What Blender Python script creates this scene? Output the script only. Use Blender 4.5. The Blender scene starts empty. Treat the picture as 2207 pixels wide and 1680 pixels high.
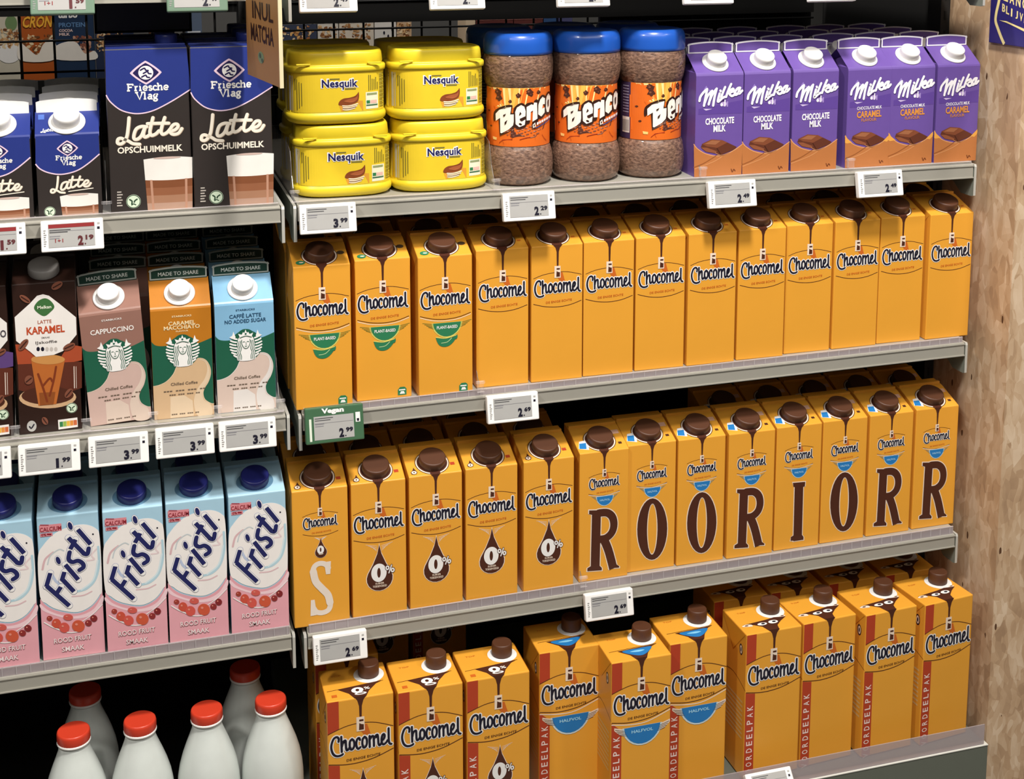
import bpy, bmesh, math, random
from mathutils import Vector, Matrix
random.seed(7)
PI = math.pi
SC = bpy.context.scene
COL = SC.collection

# ------------------------------------------------------------------ camera
cam_d = bpy.data.cameras.new('camera'); cam = bpy.data.objects.new('camera', cam_d); COL.objects.link(cam)
SC.camera = cam
F_PX, U0, V0, YAW, PITCH = 2957.7, 1111.3, 245.9, 0.28963, -0.148756
cam_d.sensor_fit = 'HORIZONTAL'; cam_d.sensor_width = 36.0
cam_d.lens = F_PX/2207*36.0
cam_d.shift_x = (1103.5-U0)/2207
cam_d.shift_y = (V0-840)/2207
cam_d.clip_start = 0.05
cam.location = (-0.21568, -1.70002, 1.6)
cam.rotation_euler = (PI/2+PITCH, 0, -YAW)

# ------------------------------------------------------------------ world, lamps, exposure
w = bpy.data.worlds.new('store_ambience'); SC.world = w; w.use_nodes = True
bg = w.node_tree.nodes['Background']; bg.inputs[0].default_value = (1.0, 0.96, 0.9, 1); bg.inputs[1].default_value = 0.10
def lamp(name, loc, target, size, energy, color=(1, .95, .88), size_y=None, spread=None):
    d = bpy.data.lights.new(name, 'AREA'); d.energy = energy; d.color = color
    if size_y: d.shape = 'RECTANGLE'; d.size = size; d.size_y = size_y
    else: d.shape = 'DISK'; d.size = size
    if spread: d.spread = spread
    o = bpy.data.objects.new(name, d); COL.objects.link(o); o.location = loc
    o.rotation_euler = (Vector(target)-Vector(loc)).to_track_quat('-Z', 'Y').to_euler()
    return o
lamp('ceiling_spot', (0.32, -0.99, 3.05), (0.35, 0.0, 0.95), .24, 101)
lamp('ceiling_spot', (-1.3, -1.35, 3.05), (-0.5, 0.0, 0.95), .26, 46)
lamp('ceiling_spot', (1.75, -1.35, 3.05), (0.9, 0.0, 0.95), .26, 26)
lamp('fill_panel', (0.4, -2.3, 3.1), (0.4, 0.0, 0.8), 3.2, 46, size_y=.9)  # added soft fill light over the whole front
lamp('fill_panel', (0.1, 0.30, 2.5), (0.1, .62, 1.4), 1.6, 42, size_y=.1)   # added fill above the rack, brightens the boxes behind the grid
SC.view_settings.view_transform = 'Standard'; SC.view_settings.look = 'None'
SC.view_settings.exposure = -0.67; SC.view_settings.gamma = 1.0; SC.view_settings.use_curve_mapping = False

# ------------------------------------------------------------------ materials
MATS = {}
def lin(h):
    h = h.lstrip('#'); out = []
    for i in (0, 2, 4):
        c = int(h[i:i+2], 16)/255
        out.append(c/12.92 if c <= .04045 else ((c+.055)/1.055)**2.4)
    return tuple(out)+(1,)
def mat(h, rough=.42, metal=0.0, name=None, var=.05, coat=0.0, bump=0.0, bscale=60):
    key = name or ('print_%s_%d' % (h.lstrip('#'), int(rough*100)))
    if key in MATS: return MATS[key]
    m = bpy.data.materials.new(key); m.use_nodes = True
    nt = m.node_tree; N = nt.nodes; L = nt.links
    b = N['Principled BSDF']; c = lin(h)
    b.inputs['Roughness'].default_value = rough; b.inputs['Metallic'].default_value = metal
    b.inputs['Coat Weight'].default_value = coat; b.inputs['Coat Roughness'].default_value = .08
    tc = N.new('ShaderNodeTexCoord'); nz = N.new('ShaderNodeTexNoise'); nz.inputs['Scale'].default_value = bscale; nz.inputs['Detail'].default_value = 3
    L.new(tc.outputs['Object'], nz.inputs['Vector'])
    mx = N.new('ShaderNodeMixRGB'); mx.inputs[1].default_value = tuple(x*(1-var) for x in c[:3])+(1,)
    mx.inputs[2].default_value = tuple(min(1, x*(1+var)) for x in c[:3])+(1,)
    L.new(nz.outputs['Fac'], mx.inputs[0]); L.new(mx.outputs[0], b.inputs['Base Color'])
    if bump:
        bp = N.new('ShaderNodeBump'); bp.inputs['Strength'].default_value = bump; bp.inputs['Distance'].default_value = .002
        L.new(nz.outputs['Fac'], bp.inputs['Height']); L.new(bp.outputs[0], b.inputs['Normal'])
    MATS[key] = m
    return m
def clear(name, tint, opac, rough=.1):
    if name in MATS: return MATS[name]
    m = bpy.data.materials.new(name); m.use_nodes = True; nt = m.node_tree; N = nt.nodes; L = nt.links
    b = N['Principled BSDF']; b.inputs['Base Color'].default_value = lin(tint); b.inputs['Roughness'].default_value = rough
    b.inputs['Alpha'].default_value = 1.0
    t = N.new('ShaderNodeBsdfTransparent'); x = N.new('ShaderNodeMixShader'); lw = N.new('ShaderNodeLayerWeight'); lw.inputs[0].default_value = .35
    mr = N.new('ShaderNodeMapRange'); mr.inputs['To Min'].default_value = opac; mr.inputs['To Max'].default_value = min(1, opac+.25)
    nz = N.new('ShaderNodeTexNoise'); nz.inputs['Scale'].default_value = 40
    L.new(lw.outputs['Facing'], mr.inputs['Value']); L.new(mr.outputs[0], x.inputs[0])
    L.new(t.outputs[0], x.inputs[1]); L.new(b.outputs[0], x.inputs[2])
    L.new(x.outputs[0], N['Material Output'].inputs['Surface'])
    MATS[name] = m; return m
def granules():
    m = bpy.data.materials.new('cocoa_granules'); m.use_nodes = True; nt = m.node_tree; N = nt.nodes; L = nt.links
    b = N['Principled BSDF']; b.inputs['Roughness'].default_value = .6; b.inputs['Coat Weight'].default_value = .7; b.inputs['Coat Roughness'].default_value = .06
    tc = N.new('ShaderNodeTexCoord'); v = N.new('ShaderNodeTexVoronoi'); v.inputs['Scale'].default_value = 420
    nz = N.new('ShaderNodeTexNoise'); nz.inputs['Scale'].default_value = 190; nz.inputs['Detail'].default_value = 6
    mp = N.new('ShaderNodeMapping'); mp.inputs['Scale'].default_value = (1, 1, 1.7); L.new(tc.outputs['Object'], mp.inputs[0]); L.new(mp.outputs[0], nz.inputs[0]); L.new(tc.outputs['Object'], v.inputs['Vector'])
    r = N.new('ShaderNodeValToRGB'); r.color_ramp.elements[0].color = lin('#4a3026'); r.color_ramp.elements[1].color = lin('#97745f')
    r.color_ramp.elements[0].position = .28; r.color_ramp.elements[1].position = .74
    L.new(nz.outputs['Fac'], r.inputs[0]); L.new(r.outputs[0], b.inputs['Base Color'])
    bp = N.new('ShaderNodeBump'); bp.inputs['Strength'].default_value = .8; bp.inputs['Distance'].default_value = .002
    L.new(nz.outputs['Fac'], bp.inputs['Height']); L.new(bp.outputs[0], b.inputs['Normal'])
    return m
def osb():
    m = bpy.data.materials.new('chipboard_flakes'); m.use_nodes = True; nt = m.node_tree; N = nt.nodes; L = nt.links
    b = N['Principled BSDF']; b.inputs['Roughness'].default_value = .62
    tc = N.new('ShaderNodeTexCoord'); geo = tc.outputs['Object']
    last = None
    warp = N.new('ShaderNodeTexNoise'); warp.inputs['Scale'].default_value = 9; warp.inputs['Detail'].default_value = 3; L.new(geo, warp.inputs['Vector'])
    def layer(rot, sc, seed):
        mp = N.new('ShaderNodeMapping'); mp.inputs['Rotation'].default_value = rot; mp.inputs['Scale'].default_value = sc; mp.inputs['Location'].default_value = (seed, seed*.7, seed*.3)
        ad = N.new('ShaderNodeVectorMath'); ad.operation = 'MULTIPLY_ADD'; ad.inputs[1].default_value = (.04, .04, .04)
        L.new(warp.outputs['Color'], ad.inputs[0]); L.new(geo, ad.inputs[2])
        L.new(ad.outputs[0], mp.inputs[0])
        v = N.new('ShaderNodeTexVoronoi'); v.inputs['Scale'].default_value = 1.0; L.new(mp.outputs[0], v.inputs['Vector'])
        s = N.new('ShaderNodeSeparateColor'); L.new(v.outputs['Color'], s.inputs[0])
        return s.outputs[0]
    a1 = layer((.45, .1, .3), (70, 70, 26), 3); a2 = layer((-.8, .3, -.8), (120, 90, 48), 11)
    nz = N.new('ShaderNodeTexNoise'); nz.inputs['Scale'].default_value = 14; nz.inputs['Detail'].default_value = 4; L.new(geo, nz.inputs['Vector'])
    mx = N.new('ShaderNodeMixRGB'); mx.inputs[0].default_value = .45
    L.new(a1, mx.inputs[1]); L.new(a2, mx.inputs[2])
    mx2 = N.new('ShaderNodeMixRGB'); mx2.inputs[0].default_value = .55; L.new(mx.outputs[0], mx2.inputs[1]); L.new(nz.outputs['Fac'], mx2.inputs[2])
    r = N.new('ShaderNodeValToRGB'); e = r.color_ramp.elements
    e[0].position = .20; e[0].color = lin('#a08164'); e[1].position = .80; e[1].color = lin('#e2cbb0')
    k = e.new(.45); k.color = lin('#bf9f7e'); k = e.new(.58); k.color = lin('#ceb293')
    L.new(mx2.outputs[0], r.inputs[0])
    # dark chips
    mp = N.new('ShaderNodeMapping'); mp.inputs['Rotation'].default_value = (.5, .3, .2); mp.inputs['Scale'].default_value = (170, 170, 62); L.new(geo, mp.inputs[0])
    v = N.new('ShaderNodeTexVoronoi'); L.new(mp.outputs[0], v.inputs['Vector']); v.inputs['Scale'].default_value = 1
    sp = N.new('ShaderNodeSeparateColor'); L.new(v.outputs['Color'], sp.inputs[0])
    gt = N.new('ShaderNodeMath'); gt.operation = 'GREATER_THAN'; gt.inputs[1].default_value = .984; L.new(sp.outputs[1], gt.inputs[0])
    ls = N.new('ShaderNodeMath'); ls.operation = 'LESS_THAN'; ls.inputs[1].default_value = .38; L.new(v.outputs['Distance'], ls.inputs[0])
    mu = N.new('ShaderNodeMath'); mu.operation = 'MULTIPLY'; L.new(gt.outputs[0], mu.inputs[0]); L.new(ls.outputs[0], mu.inputs[1])
    m3 = N.new('ShaderNodeMixRGB'); m3.inputs[2].default_value = lin('#5a3c26'); L.new(mu.outputs[0], m3.inputs[0]); L.new(r.outputs[0], m3.inputs[1])
    L.new(m3.outputs[0], b.inputs['Base Color'])
    bp = N.new('ShaderNodeBump'); bp.inputs['Strength'].default_value = .35; bp.inputs['Distance'].default_value = .002
    L.new(mx2.outputs[0], bp.inputs['Height']); L.new(bp.outputs[0], b.inputs['Normal'])
    return m

ORANGE = mat('#e5a136', .38, name='orange_carton', bscale=14)
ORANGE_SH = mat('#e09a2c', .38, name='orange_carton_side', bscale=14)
CHOC = mat('#52301d', .5, name='chocolate_brown_plastic')
BROWN = mat('#4a2416', .45)
CREAM = mat('#ecd9c6', .45)
WHITE = mat('#eeecea', .42)
NAVY = mat('#1c1b52', .42)
INK = mat('#141225', .45)
RUST = mat('#c8641f', .45)
DRED = mat('#b23f22', .45)
GREEN = mat('#2c7a52', .45)
BLUE = mat('#2377ba', .42)
STEEL = mat('#adaaa0', .42, metal=.25, name='grey_shelf_steel', var=.03)
STEEL_D = mat('#858a80', .45, metal=.2, name='grey_bracket_steel', var=.03)
DARK = mat('#0d0c0b', .7, name='black_steel_and_shade')  # also colours the panels that stand in for shade
BASEG = mat('#64695f', .5, name='grey_base_steel', var=.03)
CLEAR = clear('clear_acrylic', '#e8e4e6', .05)
RISER = clear('hazy_acrylic', '#b9aeb2', .5, .25)
TICK = clear('ribbed_acrylic', '#d9d2d4', .42, .2)

# ------------------------------------------------------------------ objects
def tag(o, label=None, cat=None, group=None, kind=None):
    if label: o['label'] = label
    if cat: o['category'] = cat
    if group: o['group'] = group
    if kind: o['kind'] = kind
    return o
def thing(name, label, cat, loc=(0, 0, 0), rot=(0, 0, 0), group=None):
    o = bpy.data.objects.new(name, None); COL.objects.link(o); o.empty_display_size = .02
    o.location = loc; o.rotation_euler = rot
    return tag(o, label, cat, group)
class MB:
    """collects faces with materials into one mesh"""
    def __init__(s): s.v = []; s.f = []; s.m = []; s.mats = []; s.sm = []
    def mi(s, m):
        if m not in s.mats: s.mats.append(m)
        return s.mats.index(m)
    def face(s, pts, m, smooth=False):
        b = len(s.v); s.v += [tuple(p) for p in pts]; s.f.append(tuple(range(b, b+len(pts)))); s.m.append(s.mi(m)); s.sm.append(smooth)
    def mesh(s, verts, faces, m, smooth=False):
        b = len(s.v); s.v += [tuple(p) for p in verts]; k = s.mi(m)
        for f in faces: s.f.append(tuple(b+i for i in f)); s.m.append(k); s.sm.append(smooth)
    def box(s, x0, x1, y0, y1, z0, z1, m):
        v = [(x, y, z) for z in (z0, z1) for y in (y0, y1) for x in (x0, x1)]
        s.mesh(v, [(0, 2, 3, 1), (4, 5, 7, 6), (0, 1, 5, 4), (2, 6, 7, 3), (0, 4, 6, 2), (1, 3, 7, 5)], m)
    def bbox(s, x0, x1, y0, y1, z0, z1, m, r=.001, seg=2):
        bm = bmesh.new(); bmesh.ops.create_cube(bm, size=1)
        for v in bm.verts: v.co = ((x0+x1)/2+v.co.x*(x1-x0), (y0+y1)/2+v.co.y*(y1-y0), (z0+z1)/2+v.co.z*(z1-z0))
        bmesh.ops.bevel(bm, geom=list(bm.edges), offset=r, segments=seg, affect='EDGES', profile=.6)
        s.addbm(bm, m)
    def addbm(s, bm, m, smooth=False):
        bm.verts.index_update()
        s.mesh([v.co[:] for v in bm.verts], [[v.index for v in f.verts] for f in bm.faces], m, smooth); bm.free()
    def lathe(s, prof, m, n=40, M=None, smooth=True, mats=None):
        """prof: (r,z) from bottom to top around Z; M: matrix"""
        M = M or Matrix.Identity(4); vs = []; fs = []
        for r, z in prof:
            for i in range(n):
                a = 2*PI*i/n; vs.append((M @ Vector((r*math.cos(a), r*math.sin(a), z)))[:])
        for j in range(len(prof)-1):
            for i in range(n):
                k = (i+1) % n; fs.append((j*n+i, j*n+k, (j+1)*n+k, (j+1)*n+i))
        if mats:
            for j in range(len(prof)-1):
                s.mesh(vs, fs[j*n:(j+1)*n], mats[j], smooth)
        else: s.mesh(vs, fs, m, smooth)
        for j, flip in ((0, True), (len(prof)-1, False)):
            if prof[j][0] > 1e-5:
                ring = [vs[j*n+i] for i in range(n)]
                s.face(ring[::-1] if flip else ring, (mats[0 if j == 0 else -1] if mats else m))
    def tube(s, pts, r, m, n=8):
        for a, b in zip(pts[:-1], pts[1:]):
            a = Vector(a); b = Vector(b); d = b-a
            q = d.to_track_quat('Z', 'Y').to_matrix().to_4x4(); q.translation = a
            s.lathe([(r, 0), (r, d.length)], m, n, q)
    def build(s, name, parent=None, weld=True):
        me = bpy.data.meshes.new(name); me.from_pydata(s.v, [], s.f)
        for m in s.mats: me.materials.append(m)
        me.polygons.foreach_set('material_index', s.m); me.polygons.foreach_set('use_smooth', s.sm)
        if weld and any(s.sm):
            bm = bmesh.new(); bm.from_mesh(me); bmesh.ops.remove_doubles(bm, verts=bm.verts, dist=1e-6); bm.to_mesh(me); bm.free()
        me.update()
        o = bpy.data.objects.new(name, me); COL.objects.link(o)
        if parent: o.parent = parent
        return o
def dup(root, loc=None, rot=None, label=None, group=None, cat=None):
    r = root.copy(); COL.objects.link(r)
    if loc is not None: r.location = loc
    if rot is not None: r.rotation_euler = rot
    if label: r['label'] = label
    if group: r['group'] = group
    if cat: r['category'] = cat
    for ch in list(root.children):
        c = ch.copy(); COL.objects.link(c); c.parent = r
        for g in list(ch.children):
            d = g.copy(); COL.objects.link(d); d.parent = c
    return r
USED = {}
def lift(z):
    """how far each deck stands above its price rail"""
    return .0035 if z > 1.2 else .006 if z > .9 else .009 if z > .6 else 0
def place(proto, loc, rot, label, group):
    x, y, z = loc; k = lift(z); on = bool(k) and 'divider' not in label; loc = (x-(.0092*(x+.2157) if on else 0), y-(.016 if on else 0), z+k)
    """first placement uses the prototype itself, later ones a copy with all its parts"""
    if proto.name not in USED:
        USED[proto.name] = 1; proto.location = loc; proto.rotation_euler = rot; proto['label'] = label; proto['group'] = group
        return proto
    return dup(proto, loc, rot, label, group)

# ------------------------------------------------------------------ printed artwork (flat shapes that become faces of a body mesh)
TXT = {}
def glyphs(s, off):
    key = (s, off)
    if key in TXT: return TXT[key]
    c = bpy.data.curves.new('lettering', 'FONT'); c.body = s; c.size = 1.0; c.offset = off; c.resolution_u = 2; c.align_x = 'LEFT'
    o = bpy.data.objects.new('lettering', c); COL.objects.link(o)
    dg = bpy.context.evaluated_depsgraph_get(); me = o.evaluated_get(dg).to_mesh()
    vs = [(v.co.x, v.co.y) for v in me.vertices]; fs = [tuple(p.vertices) for p in me.polygons]
    o.evaluated_get(dg).to_mesh_clear(); bpy.data.objects.remove(o); bpy.data.curves.remove(c)
    xs = [v[0] for v in vs]; ys = [v[1] for v in vs]
    TXT[key] = (vs, fs, min(xs), max(xs), min(ys), max(ys)); return TXT[key]
def frame(TL, TR, BL, BR, w, h):
    """maps a point measured on a flat face (corners given) to millimetres, x from the centre line, z from the bottom"""
    def f(p):
        x, y = p; u, v = .5, .5
        for _ in range(12):
            ex = (1-v)*((1-u)*TL[0]+u*TR[0])+v*((1-u)*BL[0]+u*BR[0])-x
            ey = (1-v)*((1-u)*TL[1]+u*TR[1])+v*((1-u)*BL[1]+u*BR[1])-y
            du = ((1-v)*(TR[0]-TL[0])+v*(BR[0]-BL[0]), (1-v)*(TR[1]-TL[1])+v*(BR[1]-BL[1]))
            dv = ((1-u)*(BL[0]-TL[0])+u*(BR[0]-TR[0]), (1-u)*(BL[1]-TL[1])+u*(BR[1]-TR[1]))
            D = du[0]*dv[1]-du[1]*dv[0]
            u -= (ex*dv[1]-ey*dv[0])/D; v -= (du[0]*ey-du[1]*ex)/D
        return ((u-.5)*w, (1-v)*h)
    f.s = w/math.hypot(TR[0]-TL[0], TR[1]-TL[1])
    return f
def smooth(pts, closed=False, n=5):
    P = list(pts)
    if len(P) < 3: return P
    out = []; N = len(P); rng = range(N) if closed else range(N-1)
    for i in rng:
        p0 = P[(i-1) % N] if (closed or i > 0) else P[0]; p1 = P[i]; p2 = P[(i+1) % N]
        p3 = P[(i+2) % N] if (closed or i+2 < N) else P[-1]
        for k in range(n):
            t = k/n
            out.append(tuple(.5*((2*p1[j])+(-p0[j]+p2[j])*t+(2*p0[j]-5*p1[j]+4*p2[j]-p3[j])*t*t+(-p0[j]+3*p1[j]-3*p2[j]+p3[j])*t**3) for j in (0, 1)))
    if not closed: out.append(P[-1])
    return out
class Art:
    """2-D artwork in millimetres"""
    def __init__(s, f=None): s.items = []; s.f = f or (lambda p: p); s.k = getattr(f, 's', 1.0) if f else 1.0; s.n = 0
    def add(s, m, polys, layer): s.n += 1; s.items.append((m, polys, layer+s.n*.004))
    def poly(s, m, pts, layer=1, sm=False, closed=True):
        P = [s.f(p) for p in pts]
        if sm: P = smooth(P, True)
        s.add(m, [P], layer)
    def rect(s, m, x0, y0, x1, y1, layer=1): s.poly(m, [(x0, y0), (x1, y0), (x1, y1), (x0, y1)], layer)
    def ell(s, m, cx, cy, rx, ry, layer=1, n=24, rot=0):
        c, q = math.cos(rot), math.sin(rot)
        s.poly(m, [(cx+rx*math.cos(2*PI*i/n)*c-ry*math.sin(2*PI*i/n)*q, cy+rx*math.cos(2*PI*i/n)*q+ry*math.sin(2*PI*i/n)*c) for i in range(n)], layer)
    def ring(s, m, cx, cy, rx, ry, ix, iy, layer=1, n=32):
        A = [s.f((cx+rx*math.cos(2*PI*i/n), cy+ry*math.sin(2*PI*i/n))) for i in range(n)]
        B = [s.f((cx+ix*math.cos(2*PI*i/n), cy+iy*math.sin(2*PI*i/n))) for i in range(n)]
        s.add(m, [[A[i], A[(i+1) % n], B[(i+1) % n], B[i]] for i in range(n)], layer)
    def stroke(s, m, pts, wd, layer=2, sm=True, round_=True, closed=False, mm=False):
        P = [s.f(p) for p in pts]; r = (wd if mm else wd*s.k)/2
        if sm: P = smooth(P, closed)
        if closed: P = P+[P[0]]
        L = []; R = []
        for i, p in enumerate(P):
            a = P[max(0, i-1)]; b = P[min(len(P)-1, i+1)]
            dx, dy = b[0]-a[0], b[1]-a[1]; d = math.hypot(dx, dy) or 1
            L.append((p[0]-dy/d*r, p[1]+dx/d*r)); R.append((p[0]+dy/d*r, p[1]-dx/d*r))
        polys = [[L[i], R[i], R[i+1], L[i+1]] for i in range(len(P)-1)]
        s.add(m, polys, layer)
        if round_ and not closed:
            for e in (P[0], P[-1]):
                s.add(m, [[(e[0]+r*math.cos(i*PI/5), e[1]+r*math.sin(i*PI/5)) for i in range(10)]], layer)
    def script(s, strokes, m, wd, m2=None, wo=0, layer=3, **k):
        if m2 is not None:
            for q in strokes: s.stroke(m2, q, wo, layer, **k)
        for q in strokes: s.stroke(m, q, wd, layer+1, **k)
    def text(s, m, t, cx, cy, w, h, layer=2, off=0.0, M=None, mm=False, flipy=None):
        """text fitted to a box w x h (mm) centred on (cx,cy); M = 2x2 rows for slanted/rotated lettering"""
        vs, fs, x0, x1, y0, y1 = glyphs(t, off)
        c = (cx, cy) if mm else s.f((cx, cy))
        a = w/(x1-x0); b = h/(y1-y0)
        P = []
        for x, y in vs:
            X = (x-(x0+x1)/2)*a; Y = (y-(y0+y1)/2)*b
            if M: X, Y = M[0][0]*X+M[0][1]*Y, M[1][0]*X+M[1][1]*Y
            P.append((c[0]+X, c[1]+Y))
        s.add(m, [[P[i] for i in f] for f in fs], layer)
    def onto(s, mb, fn):
        """fn(x_mm, z_mm, layer) -> 3-D point"""
        for m, polys, ly in s.items:
            for p in polys: mb.face([fn(q[0], q[1], ly) for q in p], m)
LAY = .00012
def on_front(x, z, ly): return (x/1000, -ly*LAY, z/1000)

# ------------------------------------------------------------------ wordmarks traced as pen strokes
F_WORD = frame((165, -248), (1848, -414), (221, 3903), (1931, 3723), 73, 190)
CHOCO = [[(468, 880), (470, 800), (420, 760), (350, 800), (305, 900), (288, 1000), (300, 1100), (340, 1190), (400, 1235), (470, 1242), (540, 1222), (572, 1198)],
 [(535, 760), (540, 950), (547, 1140)], [(550, 1010), (565, 920), (610, 865), (642, 870), (650, 960), (655, 1060), (675, 1110), (715, 1085), (740, 1040)],
 [(800, 835), (752, 890), (745, 1010), (775, 1095), (825, 1080), (858, 1000), (850, 890), (800, 835)],
 [(1000, 870), (975, 818), (930, 850), (908, 950), (922, 1050), (962, 1092), (1010, 1050)],
 [(1115, 795), (1070, 850), (1058, 960), (1085, 1060), (1135, 1055), (1172, 970), (1165, 850), (1115, 795)],
 [(1238, 785), (1240, 920), (1245, 1065)], [(1242, 880), (1290, 800), (1335, 800), (1345, 900), (1350, 1045)],
 [(1350, 870), (1400, 780), (1440, 775), (1455, 880), (1463, 990), (1490, 1035), (1525, 1000), (1550, 930)],
 [(1545, 925), (1600, 875), (1618, 800), (1590, 758), (1553, 800), (1538, 900), (1552, 990), (1600, 1018), (1665, 965), (1690, 920)],
 [(1715, 620), (1718, 800), (1724, 940), (1748, 1008), (1790, 1022)]]
CHOCO_MM = [[F_WORD(p) for p in q] for q in CHOCO]          # word centre about x=0.5, z=131; spans 64 mm
def choco_word(a, cx, cz, width):
    s = width/64.0
    S = [[(cx+(x-.4)*s, cz+(z-130.6)*s) for x, z in q] for q in CHOCO_MM]
    for q in S: a.stroke(WHITE, q, 4.7*s, 3, mm=True)
    for q in S: a.stroke(INK, q, 2.45*s, 5, mm=True)
def choco_logo(a, cx, cz, width, top, small=False):
    """drip from the cap, jug emblem, arcs, wordmark and tag line; cz = height of the word, top = fold height"""
    s = width/64.0
    # drip
    zt = cz+31*s
    a.poly(BROWN, [(cx-6.5, top+.2), (cx-3.2, top-3.5), (cx-1.6, top-9), (cx-1.2*max(s, .8), zt), (cx+1.2*max(s, .8), zt), (cx+1.6, top-9), (cx+3.2, top-3.5), (cx+6.5, top+.2)], 1)
    # arcs
    arc = [(cx-34*s, cz+15.5*s), (cx-20*s, cz+20*s), (cx, cz+22.3*s), (cx+16*s, cz+21.4*s), (cx+34*s, cz+16.8*s)]
    a.stroke(BROWN, arc, .75*max(s, .75), 1, mm=True)
    arc2 = [(cx-34*s, cz-20*s), (cx-18*s, cz-24.5*s), (cx, cz-26.3*s), (cx+18*s, cz-24.6*s), (cx+34*s, cz-19.8*s)]
    a.stroke(BROWN, arc2, .9*max(s, .75), 1, mm=True)
    # shadow of the emblem, then the emblem
    a.poly(RUST, [(cx+4*s, cz+22*s), (cx+7*s, cz+21.5*s), (cx+10.5*s, cz+9.5*s), (cx+3.5*s, cz+9.5*s), (cx+.5*s, cz+14*s)], 2)
    e = [(-4.6, 31), (3.9, 31), (4.3, 14.5), (-4.6, 14.5)]
    a.poly(CREAM, [(cx+x*s, cz+z*s) for x, z in e], 4)
    a.poly(BROWN, [(cx+x*s, cz+z*s) for x, z in [(-1.6, 28), (3, 28), (3, 25.8), (-1.6, 25.8)]], 5)
    a.poly(BROWN, [(cx+x*s, cz+z*s) for x, z in [(-2, 16), (3.2, 16), (3.2, 22), (.6, 22.6), (-1.6, 24)]], 5)
    choco_word(a, cx, cz, width)
    a.text(RUST, 'DE ENIGE ECHTE', cx+2*s, cz-18.2*s, 37*s, 3.0*s, 3, .01, M=((1, 0), (.045, 1)), mm=True)
def bowl(a, m, cx, zt, w, h, layer=3, edge=None):
    """a bowl shape: straight upper edge, round belly"""
    P = [(cx-w/2, zt)]+[(cx-w/2*math.cos(t)*(1-.1*math.sin(t)), zt-h*math.sin(t)**.9) for t in [PI*i/12 for i in range(1, 12)]]+[(cx+w/2, zt)]
    if edge:
        a.poly(edge, [(cx+(x-cx)*1.1, zt+.3-(zt-z)*1.1) for x, z in P], layer-1)
    a.poly(m, P, layer)
def wings(a, m, cx, zt, w, span, n=4, s=1.0):
    for i in range(n):
        for q in (-1, 1):
            a.stroke(m, [(cx+q*(w/2+1.2-i*1.0*s), zt-i*2.3*s), (cx+q*(w/2+span-i*2.6*s), zt+2.6*s-i*2.0*s)], .55, 2, mm=True)
def drop(a, cx, apex, base, hw, big=True):
    H = apex-base; zc = base+hw
    P = [(cx, apex), (cx+hw*.16, apex-H*.2), (cx+hw*.5, apex-H*.42)]
    for i in range(13):
        t = .45-i*(PI+.9)/12
        P.append((cx+hw*math.cos(t), zc+hw*math.sin(t)))
    P += [(cx-hw*.5, apex-H*.42), (cx-hw*.16, apex-H*.2)]
    a.poly(CREAM, [(cx+(x-cx)*1.06, zc+(z-zc)*1.045) for x, z in P], 2)
    a.poly(BROWN, P, 3)
    s = hw/17.5
    a.ring(WHITE, cx-1*s, zc+8*s, 10.4*s, 13*s, 2.4*s, 7*s, 4)
    if big:
        for m_, g_, l_ in ((BROWN, 1.5, 5), (WHITE, 0, 7)):
            for dx, dz in ((-3.4, 2.2), (3.6, -1.8)):
                a.ring(m_, cx+(14+dx)*s, zc+(11.5+dz)*s, (2.7+g_*.5)*s, (3.3+g_*.5)*s, max(.2, .95-g_*.3)*s, max(.3, 1.4-g_*.3)*s, l_, 18)
            a.stroke(m_, [(cx+(12.4-.0)*s, zc+6.2*s), (cx+(16.2)*s, zc+16.8*s)], (1.5+g_)*s, l_, mm=True)
        a.text(CREAM, 'SUIKER', cx, zc-7*s, 12*s, 2.6*s, 4, .02, mm=True)
        a.text(CREAM, 'TOEGEVOEGD', cx, zc-11*s, 19*s, 3.0*s, 4, .02, mm=True)
    else:
        a.ring(CREAM, cx, zc-5*s, 7*s, 2.6*s, 5*s, 1*s, 4)
    for q in (-1, 1):
        for i in range(4):
            a.stroke(CREAM, [(cx+q*(3.2+i*.2)*s, apex-2*s-i*2.2*s), (cx+q*(18-i*3.2)*s, apex+1.5*s-i*1.8*s)], .5, 1, mm=True)

# ---- big serif letters
F_R = frame((175, 530), (555, 480), (200, 1520), (560, 1455), 73, 190)
F_O = frame((565, 475), (930, 430), (565, 1440), (925, 1395), 73, 190)
F_I = frame((110, 505), (430, 460), (95, 1335), (410, 1280), 73, 190)
F_S = frame((118, 570), (530, 510), (145, 1530), (555, 1470), 73, 190)
def letter_R(b):
    for m, g, ly in ((CREAM, 14, 2), (BROWN, 0, 4)):
        a = Art(F_R)
        a.stroke(m, [(314, 958-g/2), (316, 1418+g/2)], 70+g, ly, round_=False)
        a.poly(m, [(258-g/2, 958-g/2), (330, 955-g/2), (330, 985+g/2), (280, 990+g/2), (258-g/2, 985)], ly)
        a.poly(m, [(258-g/2, 1428+g/2), (258-g/2, 1405), (280, 1390-g/2), (345, 1380-g/2), (366+g/2, 1400), (366+g/2, 1418+g/2)], ly)
        a.stroke(m, [(330, 976), (395, 973), (436, 1005), (449, 1065), (434, 1125), (390, 1168), (335, 1180)], 58+g, ly)
        a.stroke(m, [(372, 1170), (412, 1262), (452, 1402)], 64+g, ly, round_=False)
        a.poly(m, [(418-g/2, 1370), (418-g/2, 1402+g/2), (496+g/2, 1394+g/2), (496+g/2, 1384), (478, 1372)], ly)
        b.items += a.items
def letter_O(b):
    for m, g, ly in ((CREAM, 7, 2), (BROWN, 0, 4)):
        a = Art(F_O); a.ring(m, 754, 1104, 114+g, 236+g, 40-g, 197-g, ly); b.items += a.items
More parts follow.
